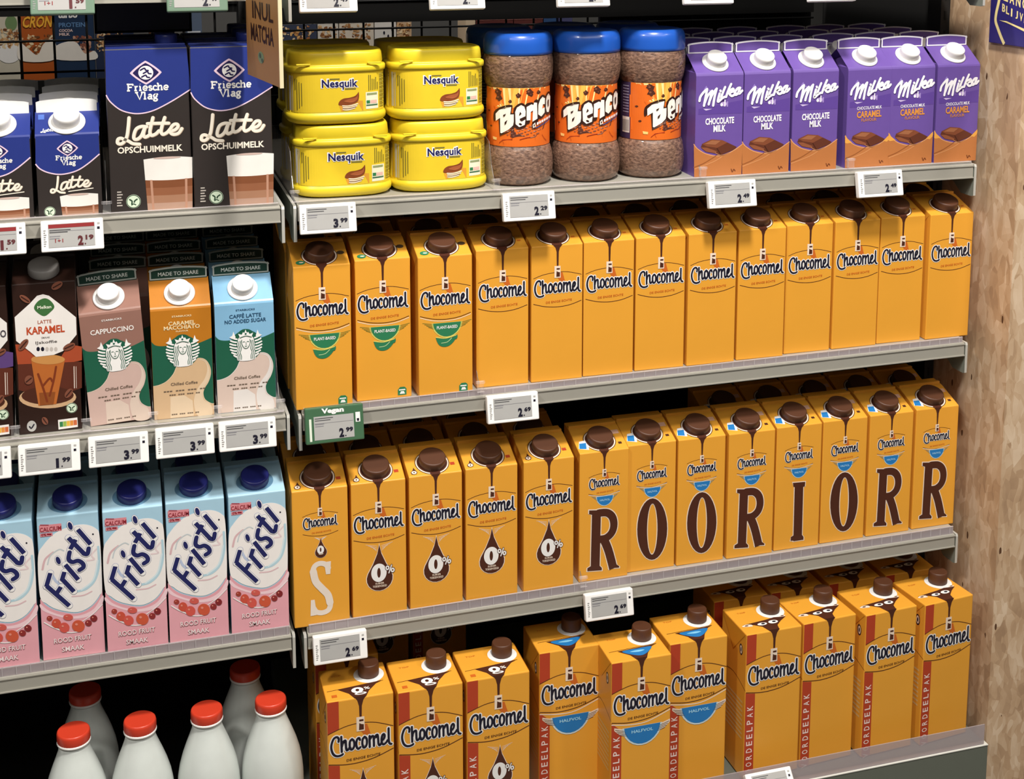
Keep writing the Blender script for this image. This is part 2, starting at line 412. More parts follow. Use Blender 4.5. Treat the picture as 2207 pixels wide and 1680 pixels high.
def letter_I(b):
    for m, g, ly in ((CREAM, 11, 2), (BROWN, 0, 4)):
        a = Art(F_I); a.stroke(m, [(268, 862-g/2), (262, 1255+g/2)], 62+g, ly, round_=False)
        a.poly(m, [(224-g/2, 866-g/2), (312+g/2, 856-g/2), (310+g/2, 886), (292, 892+g/2), (240, 896+g/2), (228, 890)], ly)
        a.poly(m, [(212-g/2, 1258+g/2), (214, 1232), (232, 1222-g/2), (292, 1214-g/2), (304+g/2, 1228), (304+g/2, 1248+g/2)], ly)
        b.items += a.items
def letter_S(b):
    a = Art(F_S); m = mat('#e6d9cc', .45)
    a.stroke(m, [(392, 1092), (368, 1066), (325, 1062), (288, 1085), (276, 1135), (296, 1190), (345, 1240), (390, 1285), (408, 1340), (395, 1390), (350, 1412), (305, 1408), (285, 1385)], 40, 3)
    a.stroke(m, [(279, 1120), (298, 1190), (345, 1240), (388, 1283), (405, 1340)], 54, 4)
    a.poly(m, [(378, 1048), (410, 1043), (406, 1134), (374, 1138), (366, 1090)], 3); a.poly(m, [(262, 1324), (290, 1320), (302, 1392), (304, 1430), (260, 1438)], 3)
    b.items += a.items

# ------------------------------------------------------------------ carton bodies
def brik_body(art, top_art, m_body, w=.0733, d=.0685, h=.190, side=None):
    bm = bmesh.new()
    prof = [(0, 0), (0, h), (.047, h+.0175), (d, h+.0205), (d, 0)]
    L = [bm.verts.new((-w/2, y, z)) for y, z in prof]; R = [bm.verts.new((w/2, y, z)) for y, z in prof]
    n = len(prof)
    for i in range(n):
        k = (i+1) % n; bm.faces.new((L[i], L[k], R[k], R[i]))
    bm.faces.new(L[::-1]); bm.faces.new(R)
    bmesh.ops.recalc_face_normals(bm, faces=bm.faces)
    bmesh.ops.bevel(bm, geom=list(bm.edges), offset=.0011, segments=2, affect='EDGES', profile=.5)
    mb = MB(); mb.addbm(bm, m_body)
    # folded flap seam across the sloping top and folded corner triangles
    al = math.atan2(.0175, .047); ca, sa = math.cos(al), math.sin(al)
    mb.bbox(-w/2+.001, w/2-.001, .0505, .0565, h+.0165, h+.0212, m_body, .0008)
    for q in (-1, 1):
        mb.face([(q*(w/2+.0004), .004, h-.001), (q*(w/2+.0004), d-.004, h-.001), (q*(w/2+.0004), d*.5, h-.032)], side or m_body)
    art.onto(mb, on_front)
    if top_art: top_art.onto(mb, lambda x, s, ly: (x/1000, s/1000*ca-sa*ly*LAY*1.3, h+s/1000*sa+ca*ly*LAY*1.3))
    return mb, al
def screw_cap(m, r=.0185, hgt=.0115, n=44, skirt=None, sk_m=None):
    mb = MB(); vs = []; fs = []
    # ribbed side
    prof = [(r*.97, 0), (r, .001), (r, hgt*.72), (r*.965, hgt*.93), (r*.9, hgt)]
    N = 72
    for j, (rr, z) in enumerate(prof):
        for i in range(N):
            a = 2*PI*i/N; q = rr*(1-(.022 if (i % 2 and 0 < j < 3) else 0)); vs.append((q*math.cos(a), q*math.sin(a), z))
    for j in range(len(prof)-1):
        for i in range(N): fs.append((j*N+i, j*N+(i+1) % N, (j+1)*N+(i+1) % N, (j+1)*N+i))
    mb.mesh(vs, fs, m, True)
    top = [vs[4*N+i] for i in range(N)]
    mb.face(top, m)
    if skirt:
        mb.lathe([(skirt, -.0012), (skirt, .0004), (skirt*.93, .0014), (r*.99, .0018)], sk_m or m, 48)
    return mb
def tilt(loc, al):
    M = Matrix.Rotation(al, 4, 'X'); M.translation = Vector(loc); return M
def brik(name, art, top_art, m_body, cap_m, label, group, cap_name='cap', off=22.5, side=None):
    root = thing(name, label, 'carton', group=group)
    mb, al = brik_body(art, top_art, m_body, side=side); mb.build('body', root)
    c = screw_cap(cap_m).build(cap_name, root)
    s = off/1000; c.matrix_local = tilt((0, s*math.cos(al), .190+s*math.sin(al)+.0004), al)
    return root
def ring_top(kind):
    a = Art()
    # dark splash with pale outline round the cap, running down to the fold
    a.ell(BROWN, 0, 22.5, 23.6, 22.6, 1, 40); a.ring(CREAM, 0, 22.5, 22.6, 21.6, 20.8, 19.8, 2, 40); a.ell(BROWN, 0, 22.5, 20.6, 19.6, 3, 40)
    a.rect(BROWN, -7, .4, 7, 6, 2)
    if kind == 'plant':
        a.ell(GREEN, -26, 9, 6, 4.5, 3); a.ell(CREAM, -25, 9, 3, 1.2, 4); a.ell(mat('#4a3a28'), 28, 26, 5, 4, 3)
    if kind == 'zero':
        a.poly(BROWN, [(-27, 17), (-25.5, 12), (-23.4, 8), (-24.8, 4.5), (-28.6, 3.6), (-32, 5), (-32.4, 8.5), (-29, 12)], 3); a.ell(CREAM, -28, 7.4, 3.4, 3, 4); a.ell(BROWN, -28, 7.4, .9, 1.3, 5)
        a.rect(DRED, 24, 14, 30, 19, 3)
    if kind == 'half':
        a.poly(WHITE, [(-35, 10), (-21, 6), (-16, 26), (-30, 24)], 2); a.poly(BLUE, [(-34, 10), (-24, 8), (-21, 20), (-31, 20)], 3); a.rect(BROWN, 25, 11, 30, 15, 3); a.rect(mat('#e8b8a0'), 20, 32, 33, 40, 2)
    if kind == 'vol': a.rect(RUST, 25, 16, 30, 19, 3)
    return a
# dark orange for sides is the same board; only print differs
def K_plant():
    a = Art(); choco_logo(a, 0, 130.5, 64, 190)
    a.stroke(CREAM, [(-34, 108.5), (-18, 103.7), (0, 102), (18, 103.7), (34, 108.7)], .9, 1, mm=True)
    bowl(a, GREEN, 2, 99.5, 38, 19, 3, mat('#d8cf6a'))
    a.text(WHITE, 'PLANT-BASED', 2, 93.5, 28, 4.2, 5, .02, mm=True)
    wings(a, mat('#6e7a30'), 2, 98.5, 36, 15)
    P = [(-13, 80), (-6, 79), (2, 78), (10, 79), (16, 82), (11, 73), (4, 67.5), (-4, 67), (-10, 71)]
    a.poly(GREEN, P, 3, sm=True); a.stroke(mat('#d8cf6a'), [(-13, 80.5), (0, 78.4), (14, 81.5)], 1.2, 5, mm=True)
    a.stroke(mat('#bfd8a0'), [(-6, 72), (2, 73), (8, 78)], .8, 5, mm=True); a.poly(GREEN, [(9, 76), (13, 80.5), (16, 81), (15, 76.5)], 4, sm=True)
    a.poly(GREEN, [(18, 3.5), (29.5, 3.5), (29.5, 12), (27, 14.5), (21, 14.5), (18, 11)], 3); a.rect(WHITE, 19.5, 9.8, 28, 11.4, 4); a.poly(WHITE, [(20.5, 5), (27.5, 5), (26, 8.6), (22, 8.6)], 4)
    return a
def K_vol():
    a = Art(); choco_logo(a, .5, 130.3, 64, 190); return a
def K_zero():
    a = Art(); choco_logo(a, 0, 131.5, 64, 190); drop(a, 0, 102, 36.6, 17.5); return a
def K_zero_S():
    a = Art(); choco_logo(a, 0, 143.5, 43.5, 190); drop(a, 0, 123, 95, 7.7, False); letter_S(a); return a
def K_half(letter):
    a = Art(); choco_logo(a, 0, 143, 43.5, 190)
    a.stroke(CREAM, [(-23, 128), (0, 124.4), (23, 128.4)], .9, 1, mm=True)
    bowl(a, BLUE, 1, 124, 24.5, 13.5, 3, mat('#bcd8e6')); a.text(mat('#9fd0f0'), 'HALFVOL', 1, 118.5, 15, 3, 5, .02, mm=True)
    wings(a, mat('#9c9a80'), 1, 123.5, 24, 8, 4, .8)
    {'R': letter_R, 'O': letter_O, 'I': letter_I}[letter](a); return a

# ---- 1.5 litre cartons
def big_art(kind):
    a = Art(); W = 44.0
    arc_t = lambda x: 190-10*((x+2)/42)**2
    arc_b = lambda x: 133.5+(.0042*(x+12)**2 if x > -12 else .004*(x+12)**2)
    xs = [-43.6+i*15/4 for i in range(5)]
    a.poly(DRED, [(-43.6, 225), (-28.6, 225)]+[(x, arc_t(x)-1) for x in xs[::-1]], 1)
    a.poly(DRED, [(-43.6, .6), (-28.6, .6)]+[(x, arc_b(x)-1-(10*(x+43.6)/15 if kind == 'half' else 0)) for x in xs[::-1]], 1)
    t = 'VOORDEELPAK'
    for i, ch in enumerate(t):
        z = 10+i*11.0-8
        if ch != ' ':
            a.text(mat('#f0dcd4'), ch, -36.2, z, 6.6, 9.4, 3, .012, M=((0, -1), (1, 0)), mm=True)
    # logo
    s = 79/64.0; cz = 160.5
    a.poly(BROWN, [(-8, 228), (-4, 222), (-1.9, 214), (-1.5, cz+31*s), (1.5, cz+31*s), (1.9, 214), (4, 222), (8, 228)], 1)
    a.stroke(BROWN, [(-43, arc_t(-43)), (-20, arc_t(-20)), (0, arc_t(0)), (20, arc_t(20)), (43, arc_t(43))], .9, 2, mm=True)
    a.stroke(BROWN, [(-43, arc_b(-43)), (-20, arc_b(-20)), (0, arc_b(0)), (20, arc_b(20)), (43, arc_b(43))], 1.1, 2, mm=True)
    a.poly(RUST, [(5, cz+22*s), (8.5, cz+21.5*s), (13, cz+9.5*s), (4.4, cz+9.5*s), (.6, cz+14*s)], 2)
    for m, e, ly in ((CREAM, [(-4.6, 31), (3.9, 31), (4.3, 14.5), (-4.6, 14.5)], 4), (BROWN, [(-1.6, 28), (3, 28), (3, 25.8), (-1.6, 25.8)], 5), (BROWN, [(-2, 16), (3.2, 16), (3.2, 22), (.6, 22.6), (-1.6, 24)], 5)):
        a.poly(m, [(x*s, cz+z*s) for x, z in e], ly)
    choco_word(a, .5, cz, 79)
    a.text(BROWN, 'DE ENIGE ECHTE', 3, 140.5, 45, 3.4, 3, .01, M=((1, 0), (.04, 1)), mm=True)
    if kind == 'zero': drop(a, 2, 124, 62, 17)
    if kind == 'half':
        a.stroke(CREAM, [(-43, arc_b(-43)-3), (-15, 130), (10, 131), (43, arc_b(43)-3)], 1.5, 1, mm=True)
        bowl(a, BLUE, 2, 126, 54, 27, 4, mat('#c8d8dc')); a.text(mat('#a8dcf4'), 'HALFVOL', 2, 119, 32, 4.6, 6, .02, mm=True)
        for q in (-1, 1):
            a.poly(CREAM, [(2+q*25, 124), (2+q*41.5, 129), (2+q*41.5, 125), (2+q*33, 117), (2+q*22, 112)], 2)
            for i in range(4): a.stroke(BROWN, [(2+q*(26-i*1.2), 122-i*2.6), (2+q*(40-i*2), 126-i*2.8)], .6, 4, mm=True)
    return a
def big_top(kind):
    a = Art()                                  # x from centre, y from the front fold
    a.ring(WHITE, 20, 51, 20.5, 20.5, 12, 12, 1)
    P = [(-38, 26), (-22, 22), (-12, 14), (-8, .4), (8, .4), (11, 12), (22, 22), (34, 30), (16, 33), (0, 30), (-20, 28)]
    if kind == 'half':
        a.poly(BROWN, [(-26, 26), (-12, 12), (-8, .4), (8, .4), (14, 12), (26, 27), (34, 31), (0, 28)], 2)
        a.poly(BLUE, [(-20, 24), (-8, 12), (4, 8), (16, 15), (24, 26), (4, 26)], 3, sm=True); a.poly(mat('#7fc4ea'), [(-10, 20), (2, 17), (12, 20), (2, 22)], 4, sm=True)
        a.stroke(BROWN, [(-38, 27), (-10, 29), (34, 32)], .8, 2, mm=True)
    elif kind == 'zero':
        a.poly(BROWN, [(-26, 25), (-13, 12), (-8, .4), (8, .4), (14, 13), (26, 27), (34, 31), (4, 28)], 2)
        a.ring(WHITE, -1, 17, 8, 6.5, 2.5, 3, 4); a.text(WHITE, '%', 12, 19, 8, 6, 4, .02, mm=True); a.ring(WHITE, 2, 8.5, 8, 3, 5, 1.2, 4)
        a.stroke(BROWN, [(-40, 24), (-10, 27), (36, 32)], .8, 2, mm=True); a.rect(RUST, -36, 8, -29, 14, 2)
    else:
        a.poly(BROWN, P, 2)
        for x, y, rx, ry in ((-9, 20.5, 7.5, 3.6), (9, 21.5, 7.5, 4.4)):
            a.ell(WHITE, x, y, rx, ry, 4); a.ell(INK, x+1.5, y+.3, 3, 2, 5)
        a.poly(CREAM, [(-40, 22), (-26, 19), (-25, 24), (-34, 26)], 2, sm=True); a.ell(CREAM, 30, 33, 5, 2, 2); a.ell(BROWN, 30, 33, 2.5, 1, 4); a.ell(BROWN, -33, 22.5, 3, 1.2, 4)
    a.text(RUST, 'TOP', -24, 58, 14, 3, 2, 0, mm=True)
    return a
BW, BD, BH = .0885, .078, .226
def big_carton(kind, label, group):
    root = thing('drink_carton', label, 'carton', group=group)
    mb = MB(); bm = bmesh.new(); bmesh.ops.create_cube(bm, size=1)
    for v in bm.verts: v.co = (v.co.x*BW, BD/2+v.co.y*BD, BH/2+v.co.z*BH)
    bmesh.ops.bevel(bm, geom=list(bm.edges), offset=.0016, segments=2, affect='EDGES', profile=.5)
    mb.addbm(bm, ORANGE)
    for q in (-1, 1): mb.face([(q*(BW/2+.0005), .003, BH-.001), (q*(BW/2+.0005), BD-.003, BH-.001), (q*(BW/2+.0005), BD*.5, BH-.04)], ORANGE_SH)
    big_art(kind).onto(mb, on_front)
    big_top(kind).onto(mb, lambda x, s, ly: (x/1000, s/1000, BH+ly*LAY*1.3))
    sd = Art(); sd.ring(INK, 62, 196, 5, 8.5, 3.4, 6.5, 2); sd.ell(CREAM, 62, 196, 3.4, 6.5, 1); sd.ell(INK, 62, 196, 1.5, 3.5, 3)
    for i in range(9): sd.rect(mat('#d8b878'), 8, 60+i*7, 70, 63+i*7, 1)
    sd.stroke(BROWN, [(0, 140), (40, 150), (78, 140)], .8, 1, mm=True)
    sd.onto(mb, lambda x, z, ly: (-BW/2-ly*LAY, (78-x)/1000, z/1000))
    mb.build('body', root)
    c = screw_cap(CHOC, .0142, .0175).build('cap', root); c.location = (.020, .052, BH+.001)
    return root

# ---- gable-top cartons
def gable(name, label, group, art, roof_art, fin_art, m_body, m_roof, m_fin, w, h1, ridge, top, d=.07, cap_r=.0145, sk=.0195, cap_h=.0125, capx=0, fin_edge=None):
    root = thing(name, label, 'carton', group=group)
    mb = MB(); bm = bmesh.new()
    F = [bm.verts.new(p) for p in ((-w/2, 0, 0), (w/2, 0, 0), (w/2, 0, h1-.0030), (-w/2, 0, h1-.0030))]
    B = [bm.verts.new(p) for p in ((-w/2, d, 0), (w/2, d, 0), (w/2, d, h1), (-w/2, d, h1))]
    rl, rr = bm.verts.new((-w/2, d/2, ridge)), bm.verts.new((w/2, d/2, ridge))
    gl, gr = bm.verts.new((-w/2+.026, d/2, ridge-.004)), bm.verts.new((w/2-.026, d/2, ridge-.004))
    for f in ((F[0], F[1], F[2], F[3]), (B[1], B[0], B[3], B[2]), (B[0], F[0], F[3], B[3]), (F[1], B[1], B[2], F[2]), (F[0], B[0], B[1], F[1])): bm.faces.new(f)
    mb.addbm(bm.copy(), m_body)
    bm.free()
    V = lambda *p: p
    fl, fr, bl, br = (-w/2, 0, h1), (w/2, 0, h1), (-w/2, d, h1), (w/2, d, h1)
    RL, RR, GL, GR = (-w/2, d/2, ridge), (w/2, d/2, ridge), (-w/2+.024, d/2, ridge-.006), (w/2-.024, d/2, ridge-.006)
    q1 = (.0008, h1-.0006); q2 = (.0024, h1+.0014)
    for (ya, za), (yb, zb) in (((0, h1-.0030), q1), (q1, q2)): mb.face([(-w/2, ya, za), (w/2, ya, za), (w/2, yb, zb), (-w/2, yb, zb)], m_roof)
    fl, fr = (-w/2, q2[0], q2[1]), (w/2, q2[0], q2[1])
    mb.face([fl, fr, RR, RL], m_roof); mb.face([br, bl, RL, RR], m_roof)
    for s_ in (-1, 1): mb.face([(s_*w/2, 0, h1-.003), (s_*w/2, q1[0], q1[1]), (s_*w/2, q2[0], q2[1]), (s_*w/2, d, h1)], m_roof)
    mb.face([fl, RL, GL], m_roof); mb.face([fl, GL, bl], m_roof); mb.face([bl, GL, RL], m_roof)
    mb.face([fr, GR, RR], m_roof); mb.face([fr, br, GR], m_roof); mb.face([br, RR, GR], m_roof)
    art.onto(mb, on_front)
    al = math.atan2(ridge-h1, d/2); ca, sa = math.cos(al), math.sin(al)
    if roof_art: roof_art.onto(mb, lambda x, s, ly: (x/1000, s/1000*ca-sa*ly*LAY, h1+s/1000*sa+ca*ly*LAY))
    mb.build('body', root)
    # sealed fin with a slightly arched top
    fb = MB(); n = 16; T = .0012; hh = top-ridge
    arch = lambda i: ridge+hh*(.8+.2*math.sin(PI*min(1, max(0, .06+.88*i/n)))) if 0 < i < n else ridge+hh*.78
    fw = w-.003
    X = [-fw/2+fw*i/n for i in range(n+1)]
    front = [(X[i], d/2-T, arch(i)) for i in range(n+1)]; base = [(X[i], d/2-T, ridge-.001) for i in range(n+1)]
    for i in range(n):
        fb.face([base[i], base[i+1], front[i+1], front[i]], m_fin)
        fb.face([(p[0], d/2+T, p[2]) for p in (base[i+1], base[i], front[i], front[i+1])], m_fin)
        fb.face([front[i], front[i+1], (X[i+1], d/2+T, arch(i+1)), (X[i], d/2+T, arch(i))], fin_edge or m_fin)
    for i in (0, n): fb.face([base[i], front[i], (X[i], d/2+T, arch(i)), (X[i], d/2+T, ridge-.001)], m_fin)
    if fin_edge:
        pts = [(X[i]*1000, arch(i)*1000-1.0) for i in range(n+1)]; q = Art()
        q.stroke(fin_edge, pts, 1.9, 2, sm=False, mm=True); e = fw*500-1
        q.stroke(fin_edge, [(-e, ridge*1000+1), (e, ridge*1000+1)], 1.7, 2, sm=False, mm=True)
        for s in (-1, 1): q.stroke(fin_edge, [(s*e, ridge*1000+1), (s*e, ridge*1000+hh*800)], 1.9, 2, sm=False, mm=True)
        q.onto(fb, lambda x, z, ly: (x/1000, d/2-T-ly*LAY, z/1000))
    if fin_art: fin_art.onto(fb, lambda x, z, ly: (x/1000, d/2-T-ly*LAY, ridge+z/1000))
    fb.build('top_seal', root)
    c = screw_cap(WHITE, cap_r, cap_h, skirt=sk, sk_m=WHITE).build('cap', root)
    s = .0205; c.matrix_local = tilt((capx, s*ca, h1+s*sa+.0014), al)
    return root

# ------------------------------------------------------------------ latte cartons (dark with a blue shield)
LBLUE = mat('#27357e', .36); LDARK = mat('#322c2a', .38, name='charcoal_carton'); LCREAM = mat('#efe6d6', .42); PINKL = mat('#e4c8dc', .42)
F_L = frame((-208, -1496), (1937, -1532), (12, 2795), (2158, 2697), 97.5, 200)
LATTE = [[(455, 270), (440, 500), (405, 760), (330, 900), (250, 950), (170, 925), (180, 830), (250, 800), (330, 830), (450, 880), (560, 945), (735, 965)],
 [(915, 510), (780, 500), (650, 560), (590, 700), (590, 820), (680, 830), (780, 740), (845, 580)], [(870, 530), (830, 690), (865, 780), (960, 745), (1010, 690)],
 [(1070, 275), (1025, 470), (995, 660), (1040, 740), (1150, 700), (1230, 620)], [(930, 430), (1200, 425), (1480, 425)],
 [(1375, 275), (1315, 470), (1285, 640), (1330, 715), (1440, 670), (1510, 590)],
 [(1530, 640), (1650, 600), (1725, 520), (1700, 455), (1610, 465), (1535, 560), (1530, 670), (1610, 720), (1740, 690), (1825, 570)]]
L_MM = [[F_L(p) for p in q] for q in LATTE]
lcx = (F_L((145, 0))[0]+F_L((1850, 1000))[0])/2; lcz = F_L((1000, 600))[1]
def latte_word(a, cx, cz, width):
    s = width/(1705*F_L.s)
    S = [[(cx+(x-lcx)*s, cz+(z-lcz)*s) for x, z in q] for q in L_MM]
    for q in S: a.stroke(mat('#b9a48e'), [(x+.45*s, z-.45*s) for x, z in q], 4.4*s, 3, mm=True)
    for q in S: a.stroke(LCREAM, q, 3.7*s, 4, mm=True)
SERIF = {'F': ([[(0, 0), (0, 10)], [(0, 9.2), (5.4, 9.2)], [(0, 5.2), (4, 5.2)], [(-1.6, .5), (1.8, .5)], [(-1.6, 9.5), (1, 9.5)], [(5.2, 9.6), (5.2, 7.2)]], 8),
 'V': ([[(0, 9.6), (3.2, 0), (6.4, 9.6)], [(-1.6, 9.5), (1.8, 9.5)], [(4.8, 9.5), (7.8, 9.5)]], 9), 'r': ([[(0, 0), (0, 6.4)], [(-1.4, .5), (1.6, .5)], [(-1.2, 6.2), (0, 6.2)], [(0, 4.4), (1.4, 6.2), (2.6, 5.9)]], 5.3),
 'i': ([[(0, 0), (0, 6.4)], [(-1.4, .5), (1.6, .5)], [(-1.2, 6.2), (0, 6.2)], [(0, 9), (0, 9.4)]], 3.4), 'e': ([[(.2, 3.4), (4.2, 3.4), (3.8, 5.6), (2.2, 6.4), (.6, 5.4), (0, 3.2), (.6, 1), (2.4, .3), (4.2, 1.2)]], 6),
 's': ([[(3.6, 5.2), (2, 6.3), (.5, 5.4), (1, 3.8), (3, 2.8), (3.6, 1.2), (2, .2), (.2, 1)]], 5.2), 'c': ([[(4, 5), (2.4, 6.4), (.6, 5.4), (0, 3.2), (.6, 1), (2.4, .3), (4.2, 1.2)]], 5.6),
 'h': ([[(0, 0), (0, 9.8)], [(-1.4, .5), (1.4, .5)], [(-1.4, 9.5), (0, 9.5)], [(0, 4.6), (1.8, 6.2), (3.6, 5.6), (3.8, 0)], [(2.6, .5), (5.2, .5)]], 6.6),
 'l': ([[(0, 0), (0, 9.8)], [(-1.4, .5), (1.4, .5)], [(-1.4, 9.5), (0, 9.5)]], 3.4), 'a': ([[(.4, 5.4), (2, 6.3), (3.6, 5.4), (3.7, .5), (5, .4)], [(3.6, 3.6), (1.2, 3.2), (0, 1.8), (1, .4), (2.6, .6), (3.6, 1.8)]], 6),
 'g': ([[(3.8, 6.2), (2, 6.4), (.2, 4.8), (.6, 2.8), (2.4, 2.2), (3.6, 3.6), (3.2, 5.6), (2, 6.4)], [(1, 2.2), (.6, .8), (3, .4), (4, -1.2), (2.4, -2.8), (.2, -2), (.6, -.2)], [(3.4, 5.8), (5, 6.6)]], 6)}
def serif(a, m, t, cx, zb, width, wd=1.7, layer=4, vs=.84):
    tot = sum(SERIF[c][1] for c in t)-1.2; k = width/tot; x = cx-width/2
    for c in t:
        for q in SERIF[c][0]:
            a.stroke(m, [(x+p[0]*k+1*k, zb+p[1]*k*vs) for p in q], wd*k, layer, sm=(len(q) > 3), round_=False, mm=True)
        x += SERIF[c][1]*k
def flag_logo(a, cx, cz, r):
    D = lambda q, rr: [(cx+rr*1.28*math.copysign(abs(math.cos(t))**1.75, math.cos(t)), cz+rr*math.copysign(abs(math.sin(t))**1.75, math.sin(t))) for t in [2*PI*i/q for i in range(q)]]
    a.poly(PINKL, D(40, r), 3); a.poly(mat('#231c50', .4), D(40, r*.82), 4); a.ell(WHITE, cx, cz, r*.60, r*.58, 5)
    for dx, dz in ((-.1, .28), (.12, .0), (-.02, -.3)):
        a.stroke(mat('#231c50', .4), [(cx+(dx-.32)*r, cz+(dz-.05)*r), (cx+dx*r, cz+(dz+.1)*r), (cx+(dx+.1)*r, cz+(dz-.06)*r), (cx+(dx+.3)*r, cz+(dz-.1)*r)], .12*r, 6, mm=True)
def cow_icon(a, cx, cz, r):
    g = mat('#d5e6cd'); a.ell(g, cx, cz, r, r, 4); k = mat('#2f4a35')
    a.ring(k, cx, cz, r*.96, r*.96, r*.86, r*.86, 5)
    a.stroke(k, [(cx-r*.5, cz+r*.3), (cx-r*.2, cz+r*.05), (cx-r*.25, cz-r*.35)], r*.2, 5, mm=True)
    a.stroke(k, [(cx+r*.5, cz+r*.3), (cx+r*.2, cz+r*.1), (cx+r*.1, cz-r*.1)], r*.2, 5, mm=True)
    a.stroke(k, [(cx-r*.25, cz-r*.5), (cx, cz-r*.35), (cx+r*.3, cz-r*.5)], r*.14, 5, mm=True)
F_LB = frame((722, 350), (1285, 340), (780, 1480), (1345, 1455), 97.5, 200)
def glass_print(a, TL, TR, BL, BR, split):
    """a printed tumbler of coffee under milk foam (millimetres)"""
    ip = lambda p, q, t: (p[0]+(q[0]-p[0])*t, p[1]+(q[1]-p[1])*t)
    m0, m1 = ip(TL, BL, split), ip(TR, BR, split)
    top = [ip(TL, TR, i/10) for i in range(11)]; top = [(x, z+2.2*math.sin(PI*i/10)) for i, (x, z) in enumerate(top)]
    mid = [(x, z-1.2*math.sin(PI*i/10)) for i, (x, z) in enumerate([ip(m0, m1, i/10) for i in range(11)])]
    a.poly(mat('#e8e4de', .45), top+mid[::-1], 3)
    cols = ['#7d4a2e', '#8e5a3e', '#a2765c', '#b2907e']
    for i, c in enumerate(cols):
        t0, t1 = i/4, (i+1)/4
        A = [(x+(ip(BL, BR, j/10)[0]-x)*t0, z+(ip(BL, BR, j/10)[1]-z)*t0) for j, (x, z) in enumerate(mid)]
        B = [(x+(ip(BL, BR, j/10)[0]-x)*t1, z+(ip(BL, BR, j/10)[1]-z)*t1) for j, (x, z) in enumerate(mid)]
        a.poly(mat(c), A+B[::-1], 3)
    for t in (.1, .84):
        a.poly(mat('#b98b74'), [ip(m0, m1, t), ip(m0, m1, t+.05), ip(BL, BR, t+.05), ip(BL, BR, t)], 4)
    c = ip(TL, TR, .48); a.ell(mat('#c9b0a6'), c[0], c[1]+.9, (TR[0]-TL[0])*.28, 1.3, 5)
def shield(a, f, pts, top):
    P = [f(p) for p in pts]; P = smooth(P)
    a.add(LBLUE, [P+top], 1)
    f2 = a.f; a.f = lambda p: p; a.stroke(PINKL, P, 1.5, 2, sm=False, round_=False, mm=True); a.f = f2
def latte_tall(label, group):
    a = Art(); f = F_LB; mm = lambda x, y: f((x, y))
    shield(a, f, [(738, 660), (765, 705), (830, 760), (900, 785), (970, 790), (1060, 770), (1180, 710), (1312, 628)], [(47.5, 199), (-47.5, 199)])
    c = mm(1003, 510); flag_logo(a, c[0], c[1], 14.6)
    c = mm(1017, 632); serif(a, WHITE, 'Friesche', c[0], c[1], 47); c = mm(1010, 692); serif(a, WHITE, 'Vlag', c[0], c[1], 25)
    c = mm(1037, 905); latte_word(a, c[0], c[1], 78)
    c = mm(1040, 1037); a.text(LCREAM, 'OPSCHUIMMELK', c[0], c[1], 77, 8.2, 4, .028, mm=True)
    glass_print(a, mm(995, 1110), mm(1333, 1098), mm(1030, 1472), mm(1340, 1462), .40)
    c = mm(930, 1402); cow_icon(a, c[0], c[1], 8.6)
    for i in range(6): q = mm(818+i*0, 1340+i*19); a.rect(mat('#b8b0a8'), q[0], q[1], q[0]+(6.5 if i % 2 else 5), q[1]+1.6, 3)
    root = thing('drink_carton', label, 'carton', group=group)
    mb = MB(); bm = bmesh.new(); bmesh.ops.create_cube(bm, size=1); W, D, H = .0975, .062, .2005
    for v in bm.verts: v.co = (v.co.x*W, D/2+v.co.y*D, H/2+v.co.z*H)
    bmesh.ops.bevel(bm, geom=list(bm.edges), offset=.0014, segments=2, affect='EDGES', profile=.5)
    mb.addbm(bm, LDARK)
    mb.box(-W/2+.0015, W/2-.0015, .0004, D-.0004, H-.001, H+.0006, LBLUE)
    mb.bbox(-W/2+.001, W/2-.001, D*.46, D*.54, H, H+.0022, LBLUE, .0006)
    a.onto(mb, on_front); mb.build('body', root)
    c = screw_cap(LBLUE, .0135, .012).build('cap', root); c.location = (.026, D-.016, H+.0006)
    return root
F_LS = frame((255, 950), (690, 940), (265, 1510), (720, 1500), 73.5, 99)
def latte_small(label, group):
    a = Art(); f = F_LS; mm = lambda x, y: f((x, y))
    shield(a, f, [(254, 1140), (285, 1175), (345, 1203), (430, 1216), (530, 1196), (610, 1150), (694, 1082)], [(36, 98.8), (-36, 98.8)])
    c = mm(473, 1037); flag_logo(a, c[0], c[1], 9.6)
    c = mm(481, 1115); serif(a, WHITE, 'Friesche', c[0], c[1], 29); c = mm(478, 1152); serif(a, WHITE, 'Vlag', c[0], c[1], 15.5)
    c = mm(495, 1285); latte_word(a, c[0], c[1], 47)
    a.stroke(LCREAM, [mm(478, 1336), mm(650, 1318)], 1.1, 3, mm=True)
    glass_print(a, mm(415, 1368), mm(685, 1358), mm(432, 1506), mm(690, 1500), .52)
    c = mm(343, 1472); cow_icon(a, c[0], c[1], 6.4)
    r = Art(); r.f = lambda p: p
    s = 16/78.0; S = [[(-22+(x-lcx)*s, 8+(z-lcz)*s) for x, z in q] for q in L_MM]
    for q in S: r.stroke(WHITE, q, 4.2*s, 3, mm=True)
    r.rect(mat('#4a6ab8'), -33, 28, -26, 37, 2)
    return gable('drink_carton', label, group, a, r, None, LDARK, LBLUE, mat('#e9e8e6', .4), .0735, .0995, .1232, .1385, cap_r=.0155, sk=.0215, cap_h=.0145)

